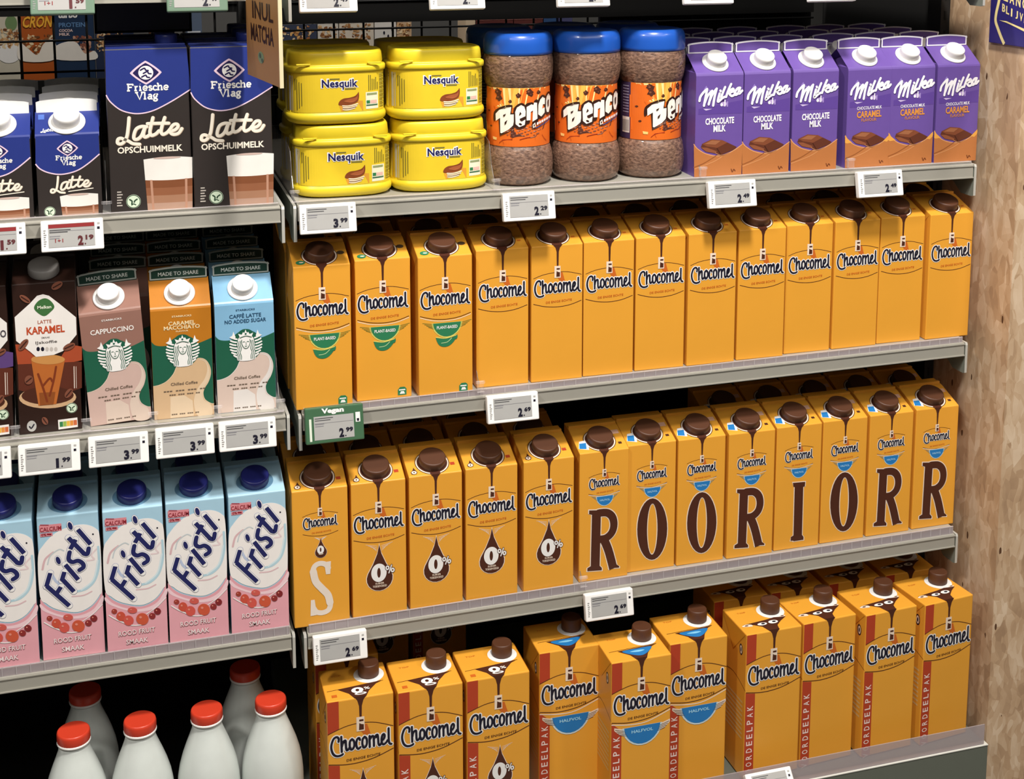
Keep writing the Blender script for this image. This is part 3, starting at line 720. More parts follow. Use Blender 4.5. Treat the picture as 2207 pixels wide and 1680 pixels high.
# ------------------------------------------------------------------ coffee cartons with a green wave
SGREEN = mat('#1d5a44', .4); SDKG = mat('#173a30', .4)
F_SB = frame((1550, 545), (1975, 505), (1575, 1310), (2010, 1285), 74, 144.5)
def emblem(a, cx, cz, R):
    """round green badge, a crowned long-haired figure with two striped tails"""
    P = lambda *q: [(cx+x*R, cz+z*R) for x, z in q]
    a.ell(SGREEN, cx, cz, R, R, 4, 48)
    Wm = WHITE
    # tails: stacked curved bars either side
    for q in (-1, 1):
        for i in range(8):
            t = -1.05+i*.245; x0 = .47+.12*math.cos(t*1.3); x1 = min(.97, math.sqrt(max(0.02, 1-(t*.8)**2))*.97); z = t*.78
            a.stroke(Wm, P((q*x0, z-.05), (q*(x0+x1)/2, z-.01), (q*x1, z+.07)), .1*R, 6, mm=True)
        a.poly(Wm, P((q*.62, .62), (q*.74, .98), (q*.82, .72), (q*1.0, .62), (q*.84, .52), (q*.66, .46)), 6)
    # hair
    a.poly(Wm, P((-.52, .2), (-.44, .52), (-.2, .7), (.2, .7), (.44, .52), (.52, .2), (.56, -.3), (.5, -.86), (0, -.97), (-.5, -.86), (-.56, -.3)), 7, sm=True)
    for q in (-1, 1):
        for i in range(3):
            b = .31+i*.1
            a.stroke(SGREEN, P((q*b, .34), (q*(b+.04), .1), (q*(b-.03), -.15), (q*(b+.05), -.4), (q*(b-.02), -.65), (q*(b-.01), -.85)), .036*R, 9, mm=True)
    # face and body
    a.poly(WHITE, P((-.25, .45), (-.24, .15), (-.12, -.08), (0, -.14), (.12, -.08), (.24, .15), (.25, .45), (0, .56)), 11, sm=True)
    a.stroke(SGREEN, P((-.25, .42), (-.25, .15), (-.13, -.09), (0, -.15), (.13, -.09), (.25, .15), (.25, .42)), .034*R, 12, mm=True)
    for q in (-1, 1): a.stroke(SGREEN, P((q*.07, .27), (q*.13, .29), (q*.18, .26)), .035*R, 13, mm=True)
    a.stroke(SGREEN, P((0, .24), (.025, .1), (-.01, .09)), .025*R, 13, mm=True); a.stroke(SGREEN, P((-.06, .0), (0, -.02), (.06, .0)), .035*R, 13, mm=True)
    # crown
    a.poly(WHITE, P((-.36, .56), (-.46, .82), (-.24, .74), (-.16, .9), (-.08, .84), (0, 1.06), (.08, .84), (.16, .9), (.24, .74), (.46, .82), (.36, .56), (0, .66)), 10)
    a.stroke(SGREEN, P((-.36, .55), (0, .645), (.36, .55)), .04*R, 12, mm=True); a.ell(SGREEN, cx, cz+.78*R, .06*R, .06*R, 12)
def coffee_gable(col, cream, cream2, lines, tcol, label, group):
    a = Art(); f = F_SB; mm = lambda x, y: f((x, y)); g = mat(col, .34)
    edge = lambda x: max(-36.9, min(36.9, x))
    P = [mm(*p) for p in [(1553, 760), (1585, 790), (1640, 796), (1690, 785), (1712, 750), (1745, 722), (1775, 714), (1810, 720), (1845, 748), (1865, 776), (1905, 770), (1988, 735)]]
    P = [(edge(x), z) for x, z in smooth(P)]
    a.add(SGREEN, [P+[(36.9, .5), (-36.9, .5)]], 1)
    Q = [mm(*p) for p in [(1560, 1075), (1610, 1066), (1665, 1040), (1712, 990), (1745, 925), (1800, 905), (1880, 882), (1935, 890), (1968, 930), (1980, 985), (1965, 1045), (1938, 1090), (1926, 1130), (1940, 1175), (1985, 1205), (2012, 1205)]]
    Q = [(edge(x), z) for x, z in smooth(Q)]
    f2 = a.f
    a.add(mat(cream), [Q+[(36.9, .5), (-36.9, .5)]], 3); a.stroke(mat(cream2), Q, .9, 4, sm=False, round_=False, mm=True)
    R2 = [mm(*p) for p in [(1870, 890), (1935, 905), (1955, 960), (1935, 1030), (1885, 1100), (1860, 1190), (1890, 1290), (1990, 1290), (1985, 1215), (1935, 1180), (1922, 1130), (1935, 1085), (1962, 1040), (1974, 985), (1960, 930), (1930, 895)]]
    a.add(mat(cream2), [smooth(R2, True)], 4)
    R3 = [mm(*p) for p in [(1690, 1150), (1790, 1140), (1850, 1180), (1860, 1290), (1690, 1300)]]; a.add(mat(cream2), [R3], 4)
    c = mm(1779, 832); emblem(a, c[0], c[1], 20.5)
    for t, cx, cy, w_, h_ in lines:
        c = mm(cx, cy); a.text(tcol, t, c[0], c[1], w_, h_, 3, .018, mm=True)
    tx = mat('#6a5a4c')
    c = mm(1790, 1055); a.text(tx, 'Chilled Coffee', c[0], c[1], 33, 3.8, 6, .012, mm=True)
    for cx, cy, w_ in ((1795, 1103, 52), (1795, 1130, 38), (1800, 1268, 34)):
        c = mm(cx, cy); n = 14
        for i in range(n):
            if i % 4 != 3: a.rect(tx, c[0]-w_/2+w_*i/n, c[1]-.7, c[0]-w_/2+w_*(i+.78)/n, c[1]+.7, 6)
    fin = Art(); fin.text(mat('#cfd8d2'), 'MADE TO SHARE', 0, 7.2, 50, 5.0, 4, .016, mm=True)
    return gable('drink_carton', label, group, a, None, fin, g, g, SDKG, .074, .1445, .1725, .1885, cap_r=.0135, sk=.0192, cap_h=.0125, fin_edge=mat('#a9b0aa', .42))

# ------------------------------------------------------------------ dark iced-coffee carton with a white badge
F_K = frame((64, 450), (541, 400), (111, 1471), (611, 1441), 73.3, 190)
def iced(swirl, words, green):
    a = Art(F_K); Wm = mat('#e9e4e0', .42); OR = mat(swirl)
    a.poly(OR, [(88, 850), (180, 850), (240, 930), (235, 985), (104, 985)], 1); a.poly(OR, [(600, 860), (500, 845), (440, 930), (450, 985), (602, 955)], 1)
    a.poly(mat('#5a2a1c'), [(105, 985), (600, 965), (604, 1150), (470, 1190), (250, 1200), (108, 1160)], 1)
    a.ell(mat('#c9a47e'), 335, 1215, 225, 75, 2); a.ell(mat('#4a2417'), 335, 1200, 205, 62, 3)
    a.poly(mat('#b4652c'), [(207, 955), (470, 945), (402, 1260), (262, 1270)], 4); a.ell(mat('#c48a4c'), 338, 950, 131, 34, 5)
    for q in ([(300, 1130), (350, 1080), (370, 1100)], [(260, 1050), (300, 1150), (330, 1240)], [(400, 1000), (380, 1100), (350, 1200)]): a.stroke(mat('#7a3418'), q, 16, 6)
    a.poly(mat('#8a4a20'), [(268, 1180), (395, 1175), (380, 1262), (275, 1268)], 5)
    a.poly(Wm, [(300, 503), (345, 512), (425, 565), (552, 655), (558, 775), (455, 890), (380, 918), (245, 932), (205, 900), (95, 825), (86, 665), (200, 570), (255, 515)], 7)
    if green:
        a.poly(mat('#3c6b3a'), [(232, 596), (262, 552), (312, 530), (356, 545), (386, 585), (360, 620), (310, 652), (258, 630)], 8, sm=True); c = F_K((310, 590)); a.text(mat('#e8ecd8'), 'Melkan', c[0], c[1], 16, 4, 10, .02, mm=True)
    for t, x, y, w_, h_, col in words:
        c = F_K((x, y)); a.text(mat(col), t, c[0], c[1], w_, h_, 9, .03 if h_ > 6 else .01, mm=True)
    for i in range(5): a.ell(INK if i < 2 else mat('#c4bcb6'), 262+i*34, 878, 13, 15, 8)
    bean = mat('#7c4a38')
    for x, y, rx, ry, r in ((405, 440, 46, 24, -.5), (165, 540, 44, 20, .5), (188, 1090, 34, 30, -.6), (500, 1185, 40, 24, -.8), (312, 1375, 30, 22, .9), (150, 850, 50, 24, -.8), (500, 860, 50, 22, -.4)):
        a.ell(bean, x, y, rx, ry, 8, rot=r); a.stroke(mat('#3a1c14'), [(x-rx*.7*math.cos(r), y-rx*.7*math.sin(r)), (x+rx*.7*math.cos(r), y+rx*.7*math.sin(r))], 9, 10)
    a.stroke(mat('#d8c6ba'), [(540, 1000), (545, 1150)], 7, 3); a.stroke(mat('#d8c6ba'), [(556, 1000), (561, 1150)], 4, 3)
    c = F_K((525, 1290)); cow = Art(); cow_icon(cow, c[0], c[1], 6.6); a.items += cow.items
    a.poly(Wm, [(415, 1372), (570, 1358), (575, 1425), (420, 1440)], 3)
    for i, q in enumerate(('#2f7a48', '#8fb04a', '#e0b040', '#d88a3c', '#c8683c')):
        a.poly(mat(q), [(428+i*28, 1386-i*2.4), (454+i*28, 1384-i*2.4), (456+i*28, 1420-i*2.4), (430+i*28, 1422-i*2.4)], 4)
    a.ell(mat('#b8b6b2'), 207, 1410, 38, 38, 3); a.stroke(INK, [(190, 1412), (204, 1424), (225, 1398)], 10, 5)
    return a

# ------------------------------------------------------------------ pale blue / pink fruit yoghurt drink
F_F = frame((1185, 440), (1625, 390), (1225, 1440), (1655, 1365), 75, 190)
F_F2 = frame((39, 90), (409, 48), (73, 927), (434, 862), 75, 190)
def fristi():
    a = Art(F_F); sky = mat('#a6cbdf', .36); pink = mat('#e2a3ad', .38); ww = mat('#efeae7', .4)
    b = Art(F_F2); E = 37.3
    def clip(pts): return [(max(-E, min(E, b.f(p)[0])), b.f(p)[1]) for p in pts]
    b.add(pink, [smooth(clip([(56, 560), (95, 598), (150, 625), (240, 640), (300, 632), (360, 596), (405, 540), (425, 480)]))+[(E, .4), (-E, .4)]], 1)
    b.add(mat('#efcdd4'), [smooth(clip([(56, 590), (110, 628), (200, 655), (290, 650), (370, 610), (430, 530), (430, 570), (370, 640), (290, 668), (200, 668), (100, 640), (58, 615)]), True)], 2)
    b.add(ww, [smooth(clip([(36, 320), (80, 245), (150, 175), (230, 138), (320, 122), (390, 145), (425, 200), (440, 480), (405, 530), (360, 588), (300, 624), (240, 632), (150, 616), (95, 585), (40, 545)]), True)], 3)
    for col, wd, q in (('#d8b4b8', 13, [(75, 385), (92, 325), (138, 285)]), ('#c4ccd0', 8, [(105, 355), (122, 305), (172, 268), (200, 275)]), ('#b4d2de', 15, [(402, 250), (405, 350), (380, 440), (330, 492), (275, 510)]), ('#d4e4ea', 10, [(398, 330), (370, 440), (300, 500)]),
                       ('#dcbcc0', 9, [(360, 508), (310, 532), (245, 540)]), ('#e4d0d2', 10, [(392, 262), (362, 298), (378, 322), (335, 330)]), ('#b7c3dc', 16, [(128, 410), (150, 450), (175, 470)])):
        b.stroke(mat(col), q, wd, 4)
    Nv = mat('#20245c', .38)
    G = [[(98, 480), (228, 594)], [(96, 484), (120, 404)], [(152, 528), (180, 484)], [(188, 438), (256, 510)], [(186, 448), (202, 396)], [(208, 354), (282, 440)],
         [(234, 282), (228, 322), (250, 338), (282, 330), (308, 344), (314, 366), (290, 384)], [(228, 198), (318, 288)], [(316, 288), (338, 290), (346, 258)], [(238, 264), (270, 208)], [(284, 150), (358, 234)]]
    D = [(167, 330), (240, 130)]
    for m, wd, ly in ((mat('#8f93b4'), 42, 6), (WHITE, 38, 7), (Nv, 27, 9)):
        for q in G: b.stroke(m, q, wd, ly, round_=(len(q) > 2 or wd > 30))
        for x, y in D: b.ell(m, x, y, 13+(wd-27)*.45, 23+(wd-27)*.45, ly, rot=-.35)
    a.items += b.items
    a.ell(INK, 1582, 545, 6, 6, 5)
    # red claim box
    rb = mat('#d88a92'); a.poly(rb, [(1208, 488), (1362, 472), (1364, 522), (1210, 538)], 4); a.poly(rb, [(1214, 545), (1300, 535), (1302, 558), (1216, 568)], 4)
    c = F_F((1287, 510)); a.text(mat('#8c1f2c'), 'CALCIUM', c[0], c[1], 25.5, 5.6, 6, .014, mm=True)
    c = F_F((1240, 551)); a.text(mat('#8c1f2c'), '0%', c[0], c[1], 6, 3.4, 6, .02, mm=True); a.rect(mat('#8c1f2c'), 1262, 542, 1292, 552, 6); a.rect(mat('#a84450'), 1215, 480, 1275, 487, 6)
    # fruit
    for x, y, rx, ry, col in ((1272, 1135, 20, 18, '#9c3a30'), (1318, 1170, 32, 34, '#c8503c'), (1400, 1125, 34, 22, '#cc5a50'), (1372, 1198, 36, 36, '#d0554a'), (1470, 1185, 44, 42, '#c9563a'), (1540, 1162, 24, 22, '#8a2c2c'), (1578, 1128, 25, 24, '#7e2428')):
        a.ell(mat(col), x, y, rx, ry, 6); a.ell(mat('#e08a78'), x-rx*.3, y-ry*.3, rx*.22, ry*.2, 8)
    a.stroke(WHITE, [(1235, 1165), (1300, 1200), (1400, 1232), (1480, 1222)], 8, 5); a.stroke(WHITE, [(1500, 1150), (1570, 1100), (1640, 1030)], 6, 5)
    for t, x, y, w_ in (('ROOD FRUIT', 1430, 1275, 45), ('SMAAK', 1432, 1340, 27)):
        c = F_F((x, y)); a.text(mat('#b0606c'), t, c[0]+.4, c[1]-.4, w_, 7.0, 6, .028, mm=True); a.text(mat('#f2e2e2'), t, c[0], c[1], w_, 6.6, 8, .012, mm=True)
    return a, sky
def fristi_top():
    a = Art(); a.ell(mat('#5d86a4', .4), 0, 23, 24, 19, 1, 36); return a  # darker ellipse round the cap is shading put into the colour

# ------------------------------------------------------------------ purple gable-top chocolate milk
PURPLE = mat('#684f9a', .36); MW = mat('#f0edf2', .4)
F_M = frame((134, 613), (991, 571), (176, 2453), (966, 2411), 71, 143.5)
F_MB = frame((160, 470), (455, 455), (175, 1090), (445, 1085), 71, 143.5)
MILKA = [[(208, 1085), (222, 1010), (280, 925), (335, 875)], [(335, 885), (312, 1020), (290, 1170)], [(300, 1120), (350, 990), (425, 905)], [(422, 915), (395, 1040), (372, 1145)],
 [(382, 1095), (435, 960), (505, 865)], [(502, 875), (470, 1020), (452, 1165)], [(560, 950), (535, 1060), (540, 1095), (600, 1040)], [(572, 900), (578, 906)],
 [(655, 835), (615, 940), (590, 1030), (650, 1010)], [(762, 780), (715, 890), (675, 1010)], [(705, 940), (765, 880), (800, 865), (805, 905), (735, 940), (770, 990), (815, 975), (845, 940)],
 [(925, 845), (880, 855), (830, 930), (845, 970), (890, 940), (920, 860)], [(922, 850), (895, 930), (915, 945), (962, 895)]]
def milka_art(caramel):
    a = Art(F_M)
    for q in MILKA: a.stroke(mat('#45347a'), [(x+7, y+9) for x, y in q], 46, 3)
    for q in MILKA: a.stroke(MW, q, 42, 5)
    lil = mat('#8d78bd'); a.poly(lil, [(280, 880), (322, 815), (360, 880), (430, 900), (300, 930)], 1); a.poly(mat('#5b4192'), [(200, 1230), (420, 1180), (700, 1120), (975, 1060), (972, 1300), (200, 1330)], 1)
    a.poly(mat('#c9b9de'), [(280, 1225), (440, 1225), (330, 1258)], 2)
    a.ell(mat('#b49fd0'), 640, 1135, 55, 42, 2); a.ell(MW, 600, 1150, 22, 28, 4); a.rect(MW, 650, 1060, 668, 1180, 4); a.ell(mat('#3c2560'), 610, 1070, 36, 28, 4); a.rect(mat('#9c86c4'), 690, 1090, 715, 1185, 3)
    b = Art(F_MB); tan = mat('#b4713f', .4)
    b.poly(tan, [(163.5, 888), (185, 915), (230, 945), (290, 962), (350, 955), (400, 930), (449.5, 895), (445, 1084), (174.5, 1089)], 2)
    b.stroke(mat('#d69a68'), [(164, 890), (185, 917), (230, 947), (290, 964), (350, 957), (400, 932), (449, 897)], 5, 3)
    b.stroke(mat('#8f5228'), [(170, 1030), (230, 1005), (300, 960)], 5, 3); b.stroke(mat('#c98a58'), [(175, 1040), (280, 1000), (330, 970)], 5, 3)
    dk = mat('#5e3020'); mid_ = mat('#7d452c')
    b.poly(dk, [(205, 908), (212, 888), (265, 862), (330, 868), (416, 912), (400, 928), (322, 958), (290, 944)], 4)
    b.poly(mid_, [(212, 890), (265, 862), (330, 868), (360, 884), (300, 915), (240, 905)], 5); b.poly(mat('#9a6242'), [(225, 890), (268, 868), (320, 872), (290, 895)], 6)
    b.poly(mat('#8a5034'), [(205, 910), (240, 912), (300, 936), (290, 948), (235, 936)], 5); b.stroke(mat('#3f1d12'), [(300, 918), (322, 955)], 4, 6); b.stroke(mat('#b07850'), [(290, 945), (325, 960), (370, 945)], 4, 6)
    b.stroke(mat('#6a3418'), [(385, 1048), (392, 1066), (400, 1050), (408, 1060)], 5, 4)
    if caramel:
        o = mat('#e0a04a'); b.poly(o, [(163.5, 880), (180, 905), (210, 930), (175, 935), (165.5, 930)], 3); b.poly(o, [(449.5, 880), (425, 905), (405, 925), (430, 930), (449, 910)], 3)
        for t, x, y, w_, h_, m in (('CHOCOLATE MILK', 310, 712, 40, 4.6, MW), ('CARAMEL', 310, 752, 40, 10, mat('#d9903c')), ('FLAVOUR', 310, 788, 24, 4.4, mat('#d0863c'))):
            c = F_MB((x, y)); b.text(m, t, c[0], c[1], w_, h_, 4, .03 if h_ > 6 else .012, M=((1, 0), (.02, 1)), mm=True)
    else:
        for t, x, y, w_ in (('CHOCOLATE', 312, 750, 43), ('MILK', 312, 796, 18.5)):
            c = F_MB((x, y)); b.text(MW, t, c[0], c[1], w_, 9.4, 4, .035, M=((1, 0), (.02, 1)), mm=True)
    a.items += b.items
    return a

# ------------------------------------------------------------------ yellow cocoa tubs
YEL = mat('#dfc62a', .36, name='yellow_plastic'); YLAB = mat('#e2c32c', .42)
def superellipse(a, b, n, N=72): return [(a*math.copysign(abs(math.cos(t))**(2/n), math.cos(t)), b*math.copysign(abs(math.sin(t))**(2/n), math.sin(t))) for t in [2*PI*i/N for i in range(N)]]
def loft(mb, secs, m, smooth_=True, capt=True, capb=True):
    """secs: (half width, half depth, z)"""
    N = 72; vs = []
    for a, b, z in secs: vs += [(x, y, z) for x, y in superellipse(a, b, 3.1, N)]
    fs = [(j*N+i, j*N+(i+1) % N, (j+1)*N+(i+1) % N, (j+1)*N+i) for j in range(len(secs)-1) for i in range(N)]
    mb.mesh(vs, fs, m, smooth_)
    if capt: mb.face(vs[-N:], m)
    if capb: mb.face(vs[:N][::-1], m)
TA, TB = .0652, .047
def tub(label, group):
    root = thing('cocoa_tub', label, 'tub', group=group)
    mb = MB(); A, B = TA, TB
    loft(mb, [(A-.011, B-.009, 0), (A-.004, B-.003, .0028), (A-.0005, B-.0005, .0065), (A, B, .011), (A-.001, B-.001, .0145), (A-.0028, B-.0024, .0158), (A-.0028, B-.0024, .066), (A-.003, B-.0026, .067)], YEL)
    # label wrapped round the front, printed
    a = Art(); S = 15.95; zf = lambda y: 68-(y-120)/890*52; X = lambda x: (x-1055)/S
    n = 48
    R = superellipse(A-.0028, B-.0024, 3.1, 720)
    R = [p for p in R if p[1] < 0] ; R.sort(key=lambda p: p[0])
    acc = [0]
    for p, q in zip(R[:-1], R[1:]): acc.append(acc[-1]+math.hypot(q[0]-p[0], q[1]-p[1]))
    half = acc[-1]/2
    import bisect
    def wrap(x, z, ly):
        # x is the frontal position in mm
        xx = max(-A+.0029, min(A-.0029, x/1000)); lo = bisect.bisect_left([p[0] for p in R], xx); lo = max(1, min(len(R)-1, lo))
        p, q = R[lo-1], R[lo]; t = (xx-p[0])/((q[0]-p[0]) or 1); y = p[1]+(q[1]-p[1])*t
        nx, ny = (q[1]-p[1]), -(q[0]-p[0]); d = math.hypot(nx, ny); o = .00025+ly*LAY
        return (xx+nx/d*o, y+ny/d*o, z/1000)
    def T(m, x0, y0, x1, y1, ly=2): 
        k = max(1, int(abs(X(x1)-X(x0))/3)); xs = [X(x0)+(X(x1)-X(x0))*i/k for i in range(k+1)]
        a.add(m, [[(xs[i], zf(y1)), (xs[i+1], zf(y1)), (xs[i+1], zf(y0)), (xs[i], zf(y0))] for i in range(k)], ly)
    T(YLAB, 30, 130, 2085, 1000, 0)
    T(mat('#c9c7c0'), 40, 200, 150, 965, 1)
    for y in (240, 265, 305): T(INK, 60, y, 130, y+10, 3)
    for x, y0, y1 in ((185, 260, 500), (215, 270, 940), (255, 330, 900), (298, 350, 850)): T(mat('#6c6428'), x, y0, x+14, y1, 2)
    for x, y0, y1 in ((1652, 210, 560), (1690, 215, 550), (1728, 300, 550), (1768, 310, 545), (1805, 270, 545), (1843, 380, 545)): T(mat('#6c6428'), x, y0, x+16, y1, 2)
    for i in range(26): T(mat('#4c4a24') if i % 3 else mat('#8c8a4a'), 1895, 200+i*29, 2075-(i*37 % 70), 213+i*29, 2)
    T(mat('#7c7438'), 860, 258, 1060, 286, 3); T(mat('#7c7438'), 1165, 482, 1390, 510, 3)
    for m, off, wx, ly in ((WHITE, .075, 48.5, 3), (mat('#171a58', .4), .02, 45.5, 6)):
        a.text(m, 'Nesquik', X(1062), zf(375)-1.0, wx, 16 if ly == 3 else 13.2, ly, off, mm=True)
    # cup of cocoa
    ch = mat('#83411f'); P = [(1035, 840), (1050, 760), (1130, 705), (1250, 690), (1360, 660), (1415, 610), (1445, 575), (1450, 690), (1420, 780), (1330, 830), (1180, 855)]
    a.add(mat('#d99a35'), [[(X(x), zf(y)) for x, y in [(1040, 860), (1430, 760), (1530, 770), (1535, 985), (1085, 990)]]], 1)
    a.add(ch, [smooth([(X(x), zf(y)) for x, y in P], True)], 3); a.add(mat('#a45a34'), [smooth([(X(x), zf(y)) for x, y in [(1140, 770), (1240, 720), (1380, 690), (1420, 640), (1405, 740), (1300, 800)]], True)], 5)
    for q in ([(1110, 865), (1250, 870), (1420, 830)], [(1120, 905), (1260, 910), (1400, 875)], [(1120, 945), (1220, 955), (1360, 920)]): a.stroke(mat('#f0dcc0'), [(X(x), zf(y)) for x, y in q], 1.6, 4, mm=True)
    a.stroke(BROWN, [(X(1120), zf(925)), (X(1230), zf(930)), (X(1380), zf(895))], .7, 6, mm=True)
    T(mat('#ece8cc'), 1592, 590, 1862, 960, 2); T(mat('#8f9a6c'), 1615, 610, 1835, 655, 4); T(mat('#2f7a48'), 1608, 770, 1680, 840, 4); T(mat('#e2b8ac'), 1690, 770, 1830, 840, 4); T(mat('#3c6a4c'), 1600, 862, 1845, 892, 4)
    a.onto(mb, wrap)
    mb.build('body', root)
    lb = MB()
    loft(lb, [(A-.003, B-.0026, .0668), (A-.0004, B-.0004, .068), (A, B, .0705), (A, B, .0738), (A-.001, B-.001, .0752), (A-.0036, B-.0034, .0758), (A-.0042, B-.004, .0775), (A-.0035, B-.0034, .079), (A-.0046, B-.0044, .0905), (A-.006, B-.0056, .0932), (A-.0095, B-.009, .0938), (A-.011, B-.0104, .0925)], YEL)
    for q in (-1, 1): lb.bbox(q*(A-.02)-.009, q*(A-.02)+.009, -B+.0022, -B+.006, .0775, .0795, YEL, .0009)
    lb.build('lid', root)
    return root

# ------------------------------------------------------------------ cocoa jars
GRAN = granules()
def jar(label, group):
    root = thing('cocoa_jar', label, 'jar', group=group)
    mb = MB(); rl = .0428
    prof = [(.030, 0), (.040, .001), (.0448, .005), (.0470, .013), (.0476, .024), (.0472, .036), (.0455, .046), (.0432, .052), (.0424, .0535), (.0424, .1325), (.0434, .134), (.0455, .140), (.0472, .150), (.0476, .160), (.0472, .168), (.0458, .1745), (.0448, .177)]
    mb.lathe(prof, GRAN, 64); mb.build('body', root)
    lab = MB(); cx, R = 862, 728; Z0, Z1 = .0540, .1322
    def wrap(x, z, ly):
        t = x; r = rl+.0002+ly*LAY; return (r*math.sin(t), -r*math.cos(t), z)
    a = Art()
    ang = lambda px: math.asin(max(-.999, min(.999, (px-cx)/R)))
    def pt(p):
        x, y = p; u = (x-cx)/R; mid = 22*math.sqrt(max(0, 1-u*u)); t0, t1 = 140+mid*.9, 1510+mid*2.4
        return (ang(x), Z1-(y-t0)/(t1-t0)*(Z1-Z0))
    def band(m, t0, t1, z0, z1, ly):
        n = max(1, int(abs(t1-t0)/.08)); T = [t0+(t1-t0)*i/n for i in range(n+1)]
        a.add(m, [[(T[i], z0), (T[i+1], z0), (T[i+1], z1), (T[i], z1)] for i in range(n)], ly)
    OR = mat('#de6a22', .36); band(OR, -1.33, 2.9, Z0, Z1, 0)
    band(mat('#3a2f4e', .4), -3.3, -1.33, Z0, Z1, 0); band(mat('#d8d4cc'), -1.72, -1.36, Z0+.008, Z0+.030, 2)
    for i in range(9): band(INK, -1.70+i*.036, -1.685+i*.036, Z0+.010, Z0+.026, 3)
    for i in range(10): band(mat('#8c88a0'), -1.7, -1.4, Z0+.036+i*.004, Z0+.0375+i*.004, 2)
    a.f = pt
    def sub(m, pts, ly, sm=False):
        a.poly(m, pts, ly, sm)
    yl = mat('#f0b850', .4); pale = mat('#f2dc94', .4)
    # burst of light rays made of narrow wedges
    for i in range(12):
        x0 = 190+i*115
        sub(yl if i % 2 else mat('#eba040', .4), [(x0, 150), (x0+115, 150), (620+(x0+115-620)*.55, 620), (620+(x0-620)*.55, 620)], 1)
    for x0, x1, xb in ((200, 260, 410), (300, 380, 470), (520, 570, 560), (640, 700, 690), (880, 910, 860), (1080, 1110, 1000), (1350, 1480, 1250)): sub(pale, [(x0, 155), (x1, 155), (xb+30, 600), (xb, 600)], 2)
    sub(OR, [(150, 440), (330, 600), (420, 820), (480, 1000), (150, 1000)], 3)
    sub(OR, [(160, 1000), (500, 1000), (700, 1080), (700, 1300), (165, 1300)], 3)
    dk = mat('#4a2418')
    for x, y, r in ((425, 260, 70), (440, 390, 70), (690, 470, 38), (870, 325, 55), (1120, 250, 75), (1160, 310, 40), (1320, 260, 42), (215, 720, 20), (260, 1080, 22), (400, 210, 40)):
        sub(dk, [(x+r*math.cos(t)*(1+.25*math.sin(t*5+x)), y+r*math.sin(t)*(1+.2*math.cos(t*4))) for t in [2*PI*i/14 for i in range(14)]], 4); sub(mat('#7c4a34'), [(x-r*.3+r*.35*math.cos(t), y-r*.2+r*.35*math.sin(t)) for t in [2*PI*i/8 for i in range(8)]], 5)
    # rubble under the word and cracks
    sub(mat('#5a3024'), [(470, 1250), (700, 1060), (1180, 940), (1480, 960), (1440, 1130), (1250, 1330), (1150, 1350), (950, 1300), (740, 1340)], 4)
    for i in range(46):
        x = 560+(i*197 % 820); y = 1060+(i*83 % 240)
        if y > 1150-(x-560)*.16: sub(mat('#8a5644') if i % 3 else mat('#c09080'), [(x-28, y), (x, y-14), (x+30, y-4), (x+8, y+14)], 5)
    for q in ([(700, 1300), (740, 1380), (520, 1400), (440, 1480)], [(900, 1385), (1020, 1350), (1140, 1330)], [(1240, 1330), (1250, 1400)], [(1400, 1280), (1450, 1380), (1500, 1440)], [(510, 1400), (550, 1500)]): a.stroke(mat('#9c2c18'), q, .0009, 5, mm=True, sm=False)
    sub(mat('#f0c878'), [(300, 1330), (390, 1350), (385, 1410), (310, 1400)], 4)
    # the word
    wd = [[(370, 780), (450, 680), (600, 610), (715, 600), (705, 690), (690, 780), (770, 775), (770, 950), (755, 1040), (660, 1140), (500, 1240), (475, 1230), (470, 870), (375, 950)],
          [(800, 720), (840, 610), (930, 550), (1000, 590), (1030, 700), (1025, 820), (900, 880), (910, 940), (1025, 900), (1010, 1030), (890, 1080), (810, 1010)],
          [(1050, 600), (1160, 540), (1200, 560), (1215, 500), (1280, 510), (1290, 890), (1180, 960), (1190, 690), (1140, 720), (1135, 920), (1050, 925)],
          [(1310, 560), (1350, 440), (1400, 380), (1455, 420), (1455, 560), (1410, 560), (1395, 660), (1450, 640), (1450, 760), (1375, 850), (1305, 790)],
          [(1480, 480), (1500, 370), (1540, 325), (1578, 400), (1575, 640), (1545, 770), (1500, 760), (1478, 650)]]
    def grow(P, k):
        c = (sum(p[0] for p in P)/len(P), sum(p[1] for p in P)/len(P)); o = []
        for p in P:
            d = math.hypot(p[0]-c[0], p[1]-c[1]); o.append((min(1588, p[0]+(p[0]-c[0])/d*k), p[1]+(p[1]-c[1])/d*k))
        return o
    for P in wd: sub(mat('#33180f'), grow(P, 48), 7, True)
    for P in wd: sub(mat('#f4efe4', .4), P, 9)
    for q in ([(535, 800), (600, 760), (580, 810), (545, 835)], [(570, 970), (630, 910), (605, 1000), (570, 1035)], [(885, 790), (910, 710), (940, 760), (895, 800)], [(900, 890), (1020, 830), (1030, 890), (940, 945)], [(1515, 480), (1545, 460), (1540, 620), (1518, 640)]): sub(mat('#33180f'), q, 11)
    sub(mat('#33180f'), [(1165, 1010), (1590, 800), (1590, 930), (1250, 1130), (1170, 1130)], 8)
    sub(mat('#f4efe4', .4), [(1185, 1030), (1240, 980), (1250, 1085), (1190, 1110)], 10); sub(mat('#4a2418'), [(1205, 1030), (1230, 1020), (1230, 1070), (1205, 1080)], 11)
    for i in range(6): x = 1275+i*52; sub(mat('#e8e4e4', .4), [(x, 985-i*23), (min(1588, x+40), 965-i*23), (min(1588, x+40), 1025-i*25), (x, 1050-i*25)], 10)
    a.stroke(mat('#24407c'), [(1260, 1110), (1450, 1010), (1585, 900)], .0016, 10, mm=True)
    # place lettering on the cylinder (subdivide wide faces)
    for m, polys, ly in a.items:
        for p in polys: lab.face([wrap(q[0], q[1], ly) for q in p], m)
    lo = lab.build('label', root)
    lid = MB(); BLU = mat('#1f55b4', .3, name='blue_lid_plastic', coat=.3)
